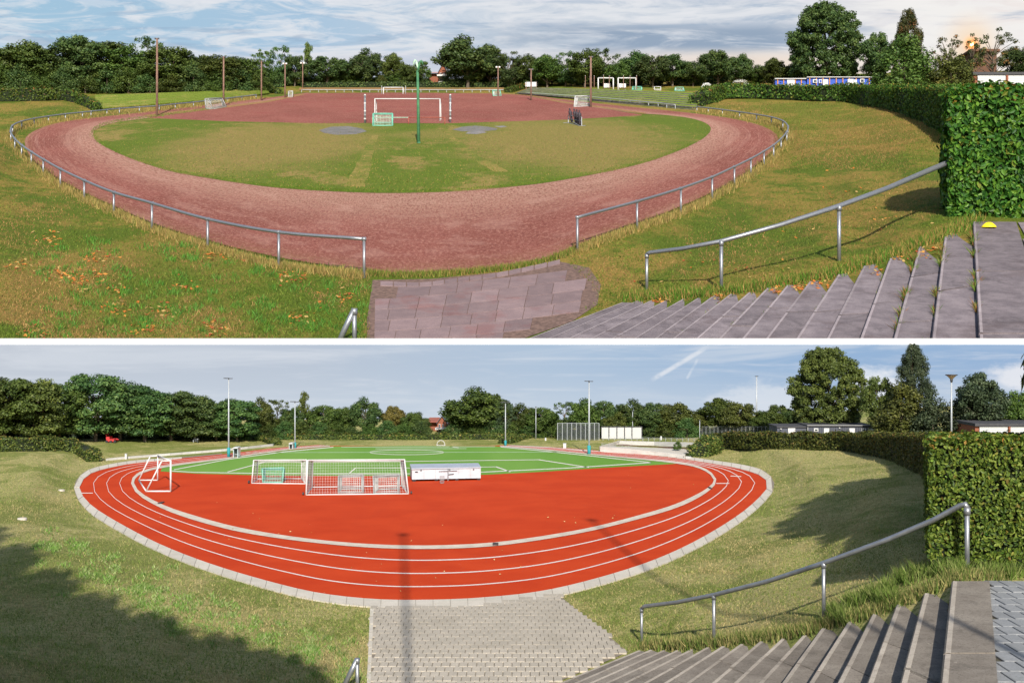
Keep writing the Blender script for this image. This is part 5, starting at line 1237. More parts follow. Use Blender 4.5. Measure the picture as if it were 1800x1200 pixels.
MB().box((b.x,b.y,b.z+3*s),(9*s,.4,.6*s)).build('seat', M['grey_pole'], r_); MB().box((b.x,b.y+.25,b.z+5.5*s),(9*s,.06,1.6*s)).build('backrest', M['grey_pole'], r_)
for k in (-3.5,3.5): MB().box((b.x+k*s,b.y,b.z+2*s),(.7*s,.3,5*s)).build('leg', M['grey_pole'], r_)
# yellow marker disc on the old landing
b = UP.P(1738, 400, 12.35); s = b.y/F; r_ = thing('marker_disc', tuple(b), 'small bright yellow training disc lying on the old top step', 'marker disc')
MB().tube([b + Vector((0,0,.0)), b + Vector((0,0,1*s)), b + Vector((0,0,4*s)), b + Vector((0,0,8.5*s)), b + Vector((0,0,9.2*s))], [13*s,13*s,11*s,5.5*s,3.5*s], 24).build('dome', simple('yellow_plastic', (.78,.62,.02), .45, var=.03), r_, True)
MB().tube([b + Vector((0,0,9.0*s)), b + Vector((0,0,9.5*s))], 2.8*s, 16).build('hole', M['black'], r_)

# ------------------------------------------------------------------ buildings
M['blue_wall'] = simple('blue_painted_boards', (.015,.06,.36), .6, var=.2, scale=.3); M['slate_wall'] = simple('dark_slate_cladding', (.06,.065,.085), .7, var=.1, scale=1)
M['fascia'] = simple('pale_fascia', (.38,.38,.38), .7, var=.05); M['orange'] = simple('orange_batten', (.42,.17,.05), .7)
M['roof_dark'] = simple('dark_roofing', (.05,.05,.055), .85); M['brick'] = simple('red_brick', (.20,.07,.04), .85, var=.2, scale=2); M['tile_red'] = simple('red_roof_tiles', (.28,.09,.06), .85, scale=1)
M['brown_wall'] = simple('brown_wall', (.10,.05,.03), .9, scale=.3); M['slate'] = simple('grey_roof_slates', (.09,.10,.12), .7); M['garage_door'] = simple('pale_garage_door', (.44,.45,.45), .6, var=.04)
M['dark_glass'] = simple('dark_window_glass', (.04,.05,.06), .15, 0, .6)
def face_building(m, d, parts_, label, cat, name, depth=8.0, group=None):
    """parts_: (name, material, x0, y0, x1, y1, proud[, depth, sub]) in photo coordinates on the front plane at distance d"""
    s = d / F; x0 = min(q[2] for q in parts_); x1 = max(q[4] for q in parts_); yb = max(q[5] for q in parts_)
    base = at_depth((x0+x1)/2, yb, d); root = thing(name, tuple(base), label, cat, group); made = {}
    for q in parts_:
        nm, mat, a0, b0, a1, b1, pr = q[:7]; dp = q[7] if len(q) > 7 else .25*s*4
        A_, B2 = at_depth(a0, b1, d), at_depth(a1, b0, d); yc = d - pr + dp/2
        par = made.get(q[8]) if len(q) > 8 else root
        o = MB().box(((A_.x+B2.x)/2, yc, (A_.z+B2.z)/2), (B2.x-A_.x, dp, B2.z-A_.z)).build(nm, M[mat], par); made[nm] = o
    return root
D = UP.T(1450, 150).y - 40; S_ = D/F
bp = [('wall','blue_wall',1363,140,1417,156,0,10*S_),('roof','fascia',1361.5,138.4,1418,140,1.5,12*S_),('wall','blue_wall',1417.5,138.3,1529,156,2,10*S_),('roof','fascia',1416.5,136.8,1530.5,138.2,3.5,12*S_)]
for i in range(5): bp.append(('batten','orange',1366+i*10.5+(10 if i > 1 else 0),140.2,1367.6+i*10.5+(10 if i > 1 else 0),156,.8,1.2))
for i in range(10): bp.append(('batten','orange',1421+i*11.6,138.4,1422.6+i*11.6,156,2.8,1.2))
bp += [('shutter','white_metal',1383,141.5,1396,156,1.4,2),('door','white_metal',1444.5,141.8,1453.5,156,3.4,2),('door','white_metal',1488,141,1498,156,3.4,2),
       ('window_frame','white_metal',1427,141.6,1434.5,147.6,3.4,2),('pane','dark_glass',1428.4,142.8,1433.2,146.6,3.6,2,'window_frame'),('window_frame','white_metal',1437.5,141.6,1443,148,3.4,2),('pane','blue_wall',1438.6,142.8,1442,147,3.6,2,'window_frame'),
       ('window_frame','white_metal',1509.5,140.8,1517,147,3.4,2),('pane','dark_glass',1510.8,142,1515.8,146,3.6,2,'window_frame'),('shutter','white_metal',1499,142,1504,150,3.2,1.5)]
face_building(UP, D, bp, 'long low clubhouse with blue walls and orange battens behind the hedge', 'clubhouse', 'clubhouse')
D = LO.T(1450, 764).y - 5
bp = [('wall','slate_wall',1366,751,1418,766,0,4),('roof','roof_dark',1365,748.8,1419,751,.15,4.4),('wall','slate_wall',1418.5,749,1533,766,.2,4),('roof','roof_dark',1417.5,746.8,1534.5,749,.4,4.5),('gutter','fascia',1417.5,746.4,1532,747,.42,.1),
      ('shutter','white_metal',1385,752.2,1397.5,766,.1,.2),('door','white_metal',1447,752,1456,766,.35,.2),('door','white_metal',1491.5,752,1501,766,.35,.2),('window_frame','white_metal',1429.5,752,1437,757.5,.35,.2),('pane','dark_glass',1431,753.6,1435.6,756.4,.38,.2,'window_frame'),
      ('window_frame','white_metal',1512.5,752,1520.5,757.5,.35,.2),('pane','dark_glass',1514,753.4,1519,756.4,.38,.2,'window_frame'),('wall_panel','fascia',1524,751.5,1533,766,.32,.1),
      ('wall_lamp','white_metal',1473,750.5,1475,752,.45,.3),('wall_lamp','white_metal',1371,752.5,1373,754,.25,.3),('downpipe','fascia',1417.8,750,1418.6,766,.45,.1)]
for i in range(28): bp.append(('cladding_board','slate_wall',1419+i*4.05,749.2,1419+i*4.05+3.6,766,.26,.1))
face_building(LO, D, bp, 'long low clubhouse with dark slate walls behind the sunny hedge', 'clubhouse', 'clubhouse')
def garages(m, d, x0, yt, yb, tone, label, k):
    bp = [('roof','roof_dark',x0-2,yt,x0+140,yt+5,.3*k,6*k),('wall','brick',x0,yt+4.5,x0+139,yb,0,5.5*k)]
    for i in range(3): bp += [('garage_door','garage_door',x0+7+i*54,yt+6,x0+56+i*54,yb,.15*k,.3*k),('post','brick',x0+57+i*54,yt+5,x0+60.5+i*54,yb,.25*k,.4*k)]
    for i in range(3):
        for j in range(4): bp.append(('door_rib','fascia',x0+8+i*54,yt+8+j*3.2,x0+55+i*54,yt+8.5+j*3.2,.18*k,.1*k))
    face_building(m, d, bp, label, 'garages', 'garage_row')
garages(UP, UP.T(1750,150).y - 60, 1711, 127.5, 156, 0, 'row of garages with pale doors above the glossy hedge block', 4)
garages(LO, LO.T(1750,766).y - 6, 1714, 743.5, 772, 0, 'row of garages with pale doors above the yellowing hedge block', 1)
def house(m, d, apex, xl, xr, ye, yb, wing, mast_top, label, k):
    s = d/F; P3 = lambda x, y, o=0: Vector(((x-900)*s, d+o, HC-(y-600)*s)); dp = 9*k
    root = thing('brick_house', tuple(P3((xl+xr)/2, yb)), label, 'house', 'brick houses')
    a_, e1, e2, b1, b2 = P3(*apex), P3(xl, ye), P3(xr, ye), P3(xl, yb), P3(xr, yb); off = Vector((0, dp, 0))
    vs = [b1, b2, e2, a_, e1]; MB().add(vs + [v+off for v in vs], [(0,1,2,3,4), (9,8,7,6,5), (1,6,7,2), (0,4,9,5)]).build('wall', M['brick'], root)
    for e, sg_ in ((e1, -1), (e2, 1)):
        o1 = e + Vector((sg_*1.2*s, -.3*k, -1.6*s)); t1 = a_ + Vector((0, -.3*k, .2*s)); up_ = Vector((0, 0, 1.1*s))
        vs = [o1, t1, t1+off*1.08, o1+off*1.08]; vs = vs + [v+up_ for v in vs]
        MB().add(vs, [(0,1,2,3), (7,6,5,4), (0,4,5,1), (1,5,6,2), (2,6,7,3), (3,7,4,0)]).build('roof', M['slate'], root)
    w0, w1, wt, wm = wing; MB().box(((w0+w1)/2*s-900*s, d+dp*.6, (P3(0,wm).z+P3(0,yb).z)/2), ((w1-w0)*s, dp*.6, (yb-wm)*s)).build('side_wing', M['brick'], root)
    q = [P3(w0-1, wm, dp*.2), P3(w1, wm, dp*.2), P3(w1, wt, dp*.6), P3(w0+2, wt, dp*.6)]; MB().add(q + [v - Vector((0,0,.8*s)) for v in q], [(0,1,2,3),(7,6,5,4),(0,4,5,1),(1,5,6,2),(2,6,7,3),(3,7,4,0)]).build('wing_roof', M['tile_red'], root)
    h = yb - ye; cx_ = (xl+xr)/2
    bal = MB().box(tuple(P3(cx_-1, ye+h*.42, -.9*k)), ((xr-xl+2)*s, 1.8*k, h*.13*s)).build('balcony', M['white_metal'], root)
    for t in (.25, .6): 
        f_ = MB().box(tuple(P3(xl+(xr-xl)*t, ye+h*.20, -.08*k)), (3*s, .3*k, h*.22*s)).build('window_frame', M['white_metal'], root); MB().box(tuple(P3(xl+(xr-xl)*t, ye+h*.20, -.2*k)), (2.2*s, .3*k, h*.16*s)).build('pane', M['dark_glass'], f_)
        f_ = MB().box(tuple(P3(xl+(xr-xl)*t, ye+h*.68, -.08*k)), (4*s, .3*k, h*.28*s)).build('window_frame', M['white_metal'], root); MB().box(tuple(P3(xl+(xr-xl)*t, ye+h*.68, -.2*k)), (2.6*s, .3*k, h*.2*s)).build('pane', M['dark_glass'], f_)
    MB().box(tuple(P3(cx_, yb-h*.08, -.4*k)), ((xr-xl)*s*.95, .6*k, h*.16*s)).build('porch', M['white_metal'], root)
    mr = thing('antenna_mast', tuple(P3(apex[0]+1, yb, dp*1.3)), 'thin antenna mast rising behind ' + label.split(' with')[0], 'antenna', 'antenna masts')
    MB().tube([P3(apex[0]+1, yb, dp*1.3), P3(apex[0]+1, mast_top, dp*1.3)], [.8*s, .45*s], 6).build('mast', M['grey_pole'], mr)
    for yy in (2, 5): MB().tube([P3(apex[0]+1, mast_top+yy, dp*1.3), P3(apex[0]+1, mast_top+yy+2, dp*1.3)], 1.6*s, 8).build('antenna_panel', M['white_metal'], mr)
house(UP, 1000, (778.5,113.5), 771, 786, 127, 148, (752,771,117,124), 97, 'red brick gabled house with white balcony beyond the cinder pitch', 4)
house(LO, 152, (777,731), 768.5, 785.5, 743, 764, (748,769,738,743), 716, 'orange brick gabled house with white balcony beyond the green pitch', 1)
D = UP.T(1080,152).y + 20
face_building(UP, D, [('wall','brick',1073,128,1081,152,0,20),('roof','slate',1071.5,124.5,1083,128,2,24),('window','dark_glass',1075.5,131,1078.5,134,.4,1)], 'small dark red house half hidden behind the training frames', 'house', 'brick_house')
face_building(UP, UP.T(1720,150).y + 30, [('wall','brown_wall',1706,92,1752,152,0,30),('roof','brown_wall',1703,88,1755,92,3,36)], 'brown brick block half hidden behind the trees right of the sun', 'building', 'apartment_building')
face_building(UP, UP.T(932,160).y, [('panel','grey_pole',923.5,144.5,943.5,152.5,0,1.5),('post','wood_pole',924.5,144,925.5,157,.3,.8),('post','wood_pole',942,144,943,157,.3,.8)], 'grey weathered board on posts at the head of the old terraces', 'board', 'notice_board')

# ------------------------------------------------------------------ terraces
M['terrace_edge'] = simple('mossy_terrace_concrete', (.085,.08,.078), .95, scale=.4, var=.4)
M['terrace_grass'] = grass_mat('terrace_grass', UP, (.16,.21,.03), (.10,.14,.02), (.30,.24,.08), (.15,.12,.05), .55, (), 1, .5)
def terrace(m, bot, top, n, rise, label, edge_mat, tread_mat, lo_w=.35):
    B = spline(bot, 12); T_ = spline(top, 12); root = thing('terrace', tuple(m.P(*B[6])), label, 'terrace', 'spectator terraces'); rows_ = []
    for i in range(n + 1):
        t = i / n; L_ = B * (1-t) + T_ * t; rows_.append([m.P(x, y, rise * t + (.15*m.k if i else .02)) for x, y in L_])
    for i in range(n):
        a1, a2 = rows_[i], rows_[i+1]; dz = rise / n; mb = MB(); te = MB(); w = lo_w
        for k in range(11):
            u0, u1 = a1[k], a1[k+1]; f0, f1 = a2[k], a2[k+1]
            z0_, z1_ = u0.z + dz, u1.z + dz
            g0, g1 = Vector((u0.x, u0.y + w, z0_ + m.a*w)), Vector((u1.x, u1.y + w, z1_ + m.a*w))
            mb.add([(u0.x,u0.y,u0.z-.3), (u1.x,u1.y,u1.z-.3), (u1.x,u1.y,z1_), (u0.x,u0.y,z0_)], [(0,1,2,3)]); mb.add([(u0.x,u0.y,z0_), (u1.x,u1.y,z1_), tuple(g1), tuple(g0)], [(0,1,2,3)])
            te.add([tuple(g0), tuple(g1), (f1.x, f1.y+.02, m.g(f1.x, f1.y, g1.z - m.g(g1.x, g1.y))), (f0.x, f0.y+.02, m.g(f0.x, f0.y, g0.z - m.g(g0.x, g0.y)))], [(0,1,2,3)])
        st_ = mb.build('step_edge', edge_mat, root); te.build('step_tread', tread_mat, root)
    return root
terrace(UP, [(905,164.8),(1000,173.5),(1100,183),(1222,193.5)], [(934,154),(1000,155),(1100,158),(1236,163)], 8, 3.6, 'old grass-grown concrete terraces right of the cinder pitch', M['terrace_edge'], M['terrace_grass'], .6)
terrace(UP, [(172,195),(300,184),(400,174.5),(474,165)], [(166,167),(300,162.5),(400,157.5),(468,154)], 7, 3.0, 'grassy terraces left of the cinder pitch', M['terrace_grass'], M['terrace_grass'], 1.0)
strip('bank_strip', [UP.T(x, 154.2, .5) for x in range(526, 896, 20)], [UP.T(x, 158.5, .4) for x in range(526, 896, 20)], M['bank_dry'])
# new concrete terraces right of the green pitch
def wall_px(m, pts, hpx, th, mat, name, parent):
    mb = MB()
    for (x0, y0, d0), (x1, y1, d1) in zip(pts, pts[1:]):
        a_, b_ = at_depth(x0, y0, d0), at_depth(x1, y1, d1); h0, h1 = hpx*d0/F, hpx*d1/F; t = Vector((0, th, 0))
        vs = [a_, b_, b_+t, a_+t]; vs = vs + [a_-Vector((0,0,h0)), b_-Vector((0,0,h1)), b_+t-Vector((0,0,h1)), a_+t-Vector((0,0,h0))]
        mb.add(vs, [(0,1,2,3), (7,6,5,4), (4,5,1,0), (5,6,2,1), (6,7,3,2), (7,4,0,3)])
    return mb.build(name, mat, parent)
root = thing('concrete_terrace', tuple(LO.P(1130, 800)), 'new pale concrete terraces and ramp walls right of the green pitch', 'terrace')
dA, dB, dC = LO.P(1056,794).y + .3, LO.P(1204,805).y + .3, LO.P(1080,788).y
wall_px(LO, [(1055,784.5,dA),(1100,788,dA-2),(1150,793,dA-4),(1204,799,dB)], 14, .4, M['concrete'], 'front_wall', root)
MB().add([at_depth(1055,784.5,dA+.4), at_depth(1204,799,dB+.4), at_depth(1212,789,dB+9), at_depth(1075,783.5,dA+8)], [(0,1,2,3)]).build('ramp', M['slab_low'], root)
wall_px(LO, [(1085,781,dA+8),(1150,784.5,dA+6),(1214,788.5,dB+8)], 6, .5, simple('brown_planting', (.10,.04,.03), .9, scale=8), 'planting_bed', root)
for j, (yy, dd) in enumerate(((779.0,9),(776.8,10.5),(774.6,12))):
    wall_px(LO, [(1082+j*2,yy,dA+dd),(1150,yy+1.6,dA+dd-1.5),(1222-j*1,yy+3.2,dB+dd)], 3.4, .5, M['concrete'], 'terrace_step', root)
wall_px(LO, [(1054,785,dA-.1),(1072,779.5,dA+5),(1090,774.5,dA+11)], 5, .5, M['slab_low'], 'parapet', root)
wall_px(LO, [(1202,801,dB-.2),(1214,791.5,dB+7),(1228,781,dB+13),(1238,774,dB+17)], 4, .6, M['slab_low'], 'parapet', root)
for i, (x, y) in enumerate(((1206,803),(1210,799.5),(1214,796),(1218,792.5),(1222,789),(1226,785.5),(1230,782),(1234,778.5))):
    d_ = dB - .6 + i*2.2; MB().prism([at_depth(x-1,y,d_), at_depth(x+9,y+.4,d_), at_depth(x+9,y-1.6,d_+2.1), at_depth(x-1,y-2,d_+2.1)], .35).build('stair_step', M['concrete'], root)
wall_px(LO, [(896,782.2,LO.P(896,783.6).y+1),(960,785.5,LO.P(960,787.5).y+1),(1020,790,LO.P(1020,792.5).y+.5),(1056,793,dA+.1)], 3.2, .4, M['concrete'], 'low_wall', root)
fx = [(x, 782.2 + (x-1056)*.105) for x in range(1058, 1204, 12)]
def pole_fence(m, tops, feet, label, r_px, mat, rails=(1.0,), net=None, cell=3, lw=.3, name='fence', panel=None, dd=None):
    B = [m.T(*f) if dd is None else at_depth(f[0], f[1], dd) for f in feet]; Tt = [at_depth(t[0], t[1], b_.y) for t, b_ in zip(tops, B)]
    root_ = thing(name, tuple(B[0]), label, 'fence'); r = r_px*B[0].y/F
    for b_, t_ in zip(B, Tt): MB().tube([b_ - Vector((0,0,.2)), t_], r, 6).build('post', mat, root_)
    for h in rails: MB().tube([b_.lerp(t_, h) for b_, t_ in zip(B, Tt)], r*.7, 5).build('rail', mat, root_)
    if net:
        for k in range(len(B)-1):
            mb = MB(); net_quads(mb, (B[k], B[k+1], Tt[k+1], Tt[k]), cell*B[0].y/F, lw*B[0].y/F*.5); mb.build('net_panel', net, root_)
    if panel:
        for k in range(len(B)-1):
            a_, b_ = B[k].lerp(Tt[k], .04), B[k+1].lerp(Tt[k+1], .04); c_, e_ = Tt[k+1], Tt[k]; off = Vector((0,.12,0)); ins = (b_-a_)*.03
            vs = [a_+ins, b_-ins, c_-ins, e_+ins]; vs = [v+off for v in vs] + [v+off*1.6 for v in vs]
            MB().add(vs, [(0,1,2,3),(7,6,5,4),(0,4,5,1),(1,5,6,2),(2,6,7,3),(3,7,4,0)]).build('screen_panel', panel, root_)
    return root_
pole_fence(LO, [(x, y-3.5) for x, y in fx], [(x, y+1.5) for x, y in fx], 'low metal railing along the concrete terrace ramp', .4, M['galv_far'], (1.0,.5), dd=dA+1.0)
xs = [980,988.5,997,1005,1013,1021,1029,1037,1045,1053]
pole_fence(LO, [(x, 743.5) for x in xs], [(x, 773) for x in xs], 'tall dark net cage with thin white posts behind the grass bank', .55, M['grey_pole'], (1.0,), M['netd'], 1.5, .5, 'net_fence')
xs = [1057,1070.5,1084.5,1098,1111,1128.5]
pole_fence(LO, [(x, 749.5) for x in xs], [(x, 771.5) for x in xs], 'white screen of five panels beside the dark net cage', .7, M['lamp_dark'], (1.0,), None, name='screen_fence', panel=simple('white_screen_sheet', (.42,.42,.41), .8, var=.04, scale=.6))
xs = list(range(1234, 1366, 7))
pole_fence(LO, [(x, 749.5) for x in xs], [(x, 766) for x in xs], 'thin mesh fence behind the hedge left of the dark clubhouse', .35, M['galv_far'], (1.0,), M['netd'], 1.6, .28, 'net_fence')
xs = list(range(1060, 1236, 10))
pole_fence(LO, [(x, 768 + (x-1060)*.012) for x in xs], [(x, 773.5 + (x-1060)*.012) for x in xs], 'low metal railing on top of the concrete terraces', .35, M['grey_pole'], (1.0,.5))
plant(LO, 1191, 774, 788.5, 19, 'bush', 1, 'leaf_mid', 'round green shrub planted in the concrete terrace bed', None, 'bush', 'bush', base=at_depth(1191, 789, dB+6))
plant(LO, 775+110, 770, 778, 22, 'bush', 2, 'leaf_bright', 'small bright shrub left of the far right floodlight mast', None, 'bush', 'bush')
plant(UP, 671, 131, 153, 26, 'bush', 1, 'leaf_bright', 'round bright green bush behind the distant cinder goal', None, 'bush', 'bush')
plant(LO, 668, 748, 770, 34, 'bush', 1, 'leaf_mid', 'spreading light bush below the yellowing tree', None, 'bush', 'bush')
# water spray of the lawn sprinklers on the training field
M['spray'] = simple('water_spray', (.75,.75,.75), .4, var=.02)
for (x, y, w, h, lb) in ((1301,149,34,13,'broad white water spray above the hedge end'),(1242,152,20,10,'smaller white water spray left of the hedge end')):
    b = UP.T(x, y+3); s = b.y/F; n = 1800; t = rng.uniform(0, 1, n); a_ = rng.uniform(0, 6.283, n); rr_ = t*w/2*s; zz = (1-(2*t-1)**2)*h*s*rng.uniform(.55, 1, n)*.6 + (1-t)*h*s*.45
    C = np.stack([b.x + np.cos(a_)*rr_, b.y + np.sin(a_)*rr_, b.z + zz], 1); o = np_mesh('water_spray', leaf_quads(C, rand_unit(n), .35*s, .8), 4, M['spray']); tag(o, lb, 'water spray', 'sprinkler sprays')

# ------------------------------------------------------------------ grass blades, weeds, fallen leaves
def vcol_mat(name, trans=.25):
    t = NT(name); at = t.N('ShaderNodeAttribute', attribute_name='tint').outputs['Color']; t.color(at); t.set(.8, 0, .15)
    tr = t.N('ShaderNodeBsdfTranslucent', i={0: at}); mx = t.N('ShaderNodeMixShader', i={0: trans, 1: t.b.outputs[0], 2: tr.outputs[0]}); t.L(mx.outputs[0], t.out.inputs[0]); return t.m
M['blades'] = vcol_mat('grass_blades')
def dry_field(m, X, Y):
    v = np.sin(X*.021 + 1.3*np.sin(Y*.05)) + np.sin(Y*.047 + X*.013 + 2) + .8*np.sin(X*.053 - Y*.09) + .5*np.sin(X*.11 + Y*.16)
    if m is UP: v = v + 2.2*np.exp(-((X-90)/150)**2 - ((Y-520)/90)**2) + 1.3*np.exp(-((X-330)/70)**2 - ((Y-430)/50)**2) + 1.6*np.exp(-((X-1480)/130)**2 - ((Y-240)/60)**2) - 1.0*np.exp(-((X-380)/200)**2 - ((Y-530)/50)**2)
    else: v = v + 1.0*np.exp(-((X-420)/200)**2 - ((Y-1040)/40)**2) - 1.4*np.exp(-((X-180)/160)**2 - ((Y-1010)/70)**2)
    return v
def blades(m, X, Y, hpx, cols, lean=.5, wid=.16, dry=None, dzv=None):
    n = len(X); dz = dzv if dzv is not None else np.concatenate([m.dz(X[i:i+20000], Y[i:i+20000]) for i in range(0, n, 20000)]) if n else np.zeros(0)
    x, y, z = m.xyz(X, Y, dz); s = y / F; h = hpx * s; a = rng.uniform(0, 6.283, n); b = rng.normal(0, 1, (n, 2)) * (h*lean)[:, None]
    base = np.stack([x, y, z - h*.08], 1); w = np.stack([np.cos(a), np.sin(a), np.zeros(n)], 1) * (h*wid)[:, None]
    tip = base + np.stack([b[:, 0], b[:, 1], h*1.08 + m.a*b[:, 1]], 1)
    V = np.stack([base - w, base + w, tip], 1).reshape(-1, 3)
    cc = np.array(cols)[rng.integers(0, len(cols), n)]
    if dry is not None:
        k = rng.uniform(-1.2, 1.2, n) + dry_field(m, X, Y) > (.65 if m is UP else .8); cc[k] = np.array(dry)[rng.integers(0, len(dry), k.sum())]
    cc = cc * rng.uniform(.65, 1.3, n)[:, None]
    return V, cc
def scatter(m, regions, excl):
    Xs, Ys = [], []
    for (x0, y0, x1, y1, n, p) in regions:
        X = rng.uniform(x0, x1, n); Y = y0 + (y1-y0) * rng.uniform(0, 1, n) ** p; Xs.append(X); Ys.append(Y)
    X, Y = np.concatenate(Xs), np.concatenate(Ys); keep = np.ones(len(X), bool)
    for poly in excl: keep &= ~seg_dist(X, Y, poly)[1]
    return X[keep], Y[keep]
ring_up = [tuple(v) for v in O1[::4]]; ring_lo = [tuple(v) for v in Q2[::4]]
stair_up = [(900,700)] + [(a_, b_-1) for a_, b_, *_ in STU[::-1]] + [(1900,390),(1900,700)]; stair_lo = [(900,1300)] + [(a_, b_-1) for a_, b_, *_ in STL[::-1]] + [(1900,1022),(1900,1300)]
stair_up[0] = (905, 600); stair_lo[0] = (960, 1215)
GU = [(.08,.13,.014),(.11,.165,.018),(.16,.19,.035),(.06,.10,.012),(.28,.19,.06),(.22,.16,.05)]; GD = [(.34,.24,.08),(.30,.20,.07),(.26,.22,.07),(.15,.15,.03)]
X, Y = scatter(UP, [(-20,260,650,600,52000,.8),(1000,300,1720,545,38000,.9),(1240,180,1660,300,34000,1),(0,180,170,260,4000,1)], [ring_up, UP.flat[1], stair_up])
V, c = blades(UP, X, Y, rng.uniform(1.5, 4.2, len(X)) * np.interp(Y, [180, 600], [.6, 1.35]), GU[:4], dry=[(.30,.17,.06),(.34,.21,.08),(.22,.12,.05),(.17,.13,.04)])
tag(np_mesh('grass', V, 3, M['blades'], c), 'rough grass blades on the banks round the cinder track', 'grass', kind='stuff')
X, Y = rng.uniform(165, 1250, 26000), rng.uniform(215, 340, 26000); inr = seg_dist(X, Y, [tuple(v) for v in I1[::4]])[1]; X, Y = X[inr], Y[inr]
V, c = blades(UP, X, Y, rng.uniform(.9, 2.2, len(X)) * np.interp(Y, [215, 340], [.6, 1.3]), [(.09,.14,.015),(.12,.16,.02),(.16,.17,.03),(.30,.20,.07)], .6, .35)
ov = (((X-467)/182)**2 + ((Y-260)/45)**2 < rng.uniform(.35, 1.35, len(X))) | (((X-995)/180)**2 + ((Y-254)/46)**2 < rng.uniform(.35, 1.35, len(X)))
c[ov] = np.array([(.30,.19,.08),(.22,.13,.07),(.15,.09,.06),(.26,.20,.06)])[rng.integers(0, 4, ov.sum())] * rng.uniform(.7, 1.2, ov.sum())[:, None]
tag(np_mesh('grass', V + np.array([0, 0, .15]), 3, M['blades'], c), 'short worn grass of the infield', 'grass', kind='stuff')
# clumps of greener, taller grass on the left bank
cx_, cy_ = rng.uniform(60, 640, 170), rng.uniform(420, 592, 170); k_ = rng.integers(0, 170, 9000); X, Y = cx_[k_] + rng.normal(0, 7, 9000), cy_[k_] + rng.normal(0, 3.2, 9000)
ok = ~seg_dist(X, Y, ring_up)[1] & ~seg_dist(X, Y, UP.flat[1])[1]; X, Y = X[ok], Y[ok]
V, c = blades(UP, X, Y, rng.uniform(4, 9, len(X)), [(.05,.15,.02),(.08,.20,.02),(.10,.22,.04)], .5, .1)
tag(np_mesh('grass', V, 3, M['blades'], c), 'tufts of taller green grass on the left evening bank', 'grass', kind='stuff')
def fringe(m, poly, i0, i1, n, spread, h0, h1, cols, off=2, lean=.35, wid=.07):
    P_ = np.array(poly)[i0:i1]; u = rng.uniform(0, len(P_)-1.001, n); i = u.astype(int); f_ = (u-i)[:, None]; q = P_[i]*(1-f_) + P_[i+1]*f_
    X, Y = q[:, 0] + rng.normal(0, spread, n), q[:, 1] + off + rng.normal(0, spread*.4, n)
    return blades(m, X, Y, rng.uniform(h0, h1, n) * np.interp(Y, [170, 480], [.45, 1.0]) if m is UP else rng.uniform(h0, h1, n), cols, lean, wid)
rail_foot_l = spline([(x, y+h-3) for (x, y), h in zip(tl, hl)], 200); rail_foot_r = spline([(x, y+h-3) for (x, y), h in zip(tr_, hr)], 140)
for pl_, nn, lb in ((rail_foot_l, 15000, 'dry yellow grass along the foot of the left railing'), (rail_foot_r, 9000, 'dry yellow grass along the foot of the right railing')):
    V, c = fringe(UP, pl_, 0, len(pl_), nn, 6, 5, 15, GD); tag(np_mesh('grass', V, 3, M['blades'], c), lb, 'grass', kind='stuff')
V, c = fringe(UP, spline([(640,478),(700,482),(780,480),(860,473),(940,461),(1010,440),(1060,420)], 60), 0, 60, 5000, 4, 5, 12, GU, 3); tag(np_mesh('grass', V, 3, M['blades'], c), 'green grass strip between the old paving and the cinder', 'grass', kind='stuff')
V, c = fringe(UP, spline([(a_+10, b_-6) for a_, b_, *_ in STU[::-1]], 80), 0, 80, 6500, 9, 6, 16, [(.06,.14,.012),(.09,.17,.02),(.3,.2,.06)], 0); tag(np_mesh('grass', V, 3, M['blades'], c), 'grass hanging over the upper edge of the old stairs', 'grass', kind='stuff')
V, c = fringe(UP, [tuple(v) for v in I1], 20, 200, 9000, 3, 2, 5, [(.07,.14,.01),(.10,.16,.02),(.14,.17,.03)], -2, .5, .2); tag(np_mesh('grass', V, 3, M['blades'], c), 'ragged green grass edge of the infield', 'grass', kind='stuff')
GL = [(.13,.20,.035),(.18,.25,.05),(.24,.27,.07),(.10,.15,.025),(.40,.34,.15),(.30,.27,.10)]
X, Y = scatter(LO, [(-20,850,660,1205,70000,.8),(960,1000,1660,1145,26000,1),(1150,790,1640,1010,46000,1),(-20,800,200,900,7000,1)], [ring_lo, LO.flat[1], stair_lo])
V, c = blades(LO, X, Y, rng.uniform(1.6, 4.4, len(X)) * np.interp(Y, [790, 1200], [.6, 1.3]), GL, dry=[(.42,.34,.16),(.36,.30,.13),(.30,.24,.11)]); tag(np_mesh('grass', V, 3, M['blades'], c), 'short grass blades on the banks round the red track', 'grass', kind='stuff')
cx_ = rng.uniform(60, 640, 130); cy_ = 960 + (cx_-60)*.40 + rng.normal(0, 26, 130); k_ = rng.integers(0, 130, 9000); X, Y = cx_[k_] + rng.normal(0, 7, 9000), cy_[k_] + rng.normal(0, 4, 9000)
ok = ~seg_dist(X, Y, ring_lo)[1] & ~seg_dist(X, Y, LO.flat[1])[1] & (Y < 1215); X, Y = X[ok], Y[ok]
V, c = blades(LO, X, Y, rng.uniform(3, 6.5, len(X)), [(.12,.23,.04),(.17,.28,.06),(.27,.32,.13)], .6, .22); tag(np_mesh('clover', V, 3, M['blades'], c), 'leafy clover and weeds on the left sunny bank', 'clover', kind='stuff')
V, c = fringe(LO, spline([(a_+12, b_-5) for a_, b_, *_ in STL[::-1]] + [(1760,1018)], 80), 0, 80, 9000, 9, 6, 20, [(.09,.14,.025),(.13,.18,.04),(.26,.25,.09),(.3,.25,.1)], 0); tag(np_mesh('grass', V, 3, M['blades'], c), 'long green grass along the upper edge of the sunny stairs', 'grass', kind='stuff')
cx_, cy_ = np.array([1470,1500,1530,1560,1590,1615,1650,1690,1740,1780,1560,1480]), np.array([1080,1062,1050,1040,1022,1012,1008,1006,1010,1012,1058,1094]); k_ = rng.integers(0, 12, 4200)
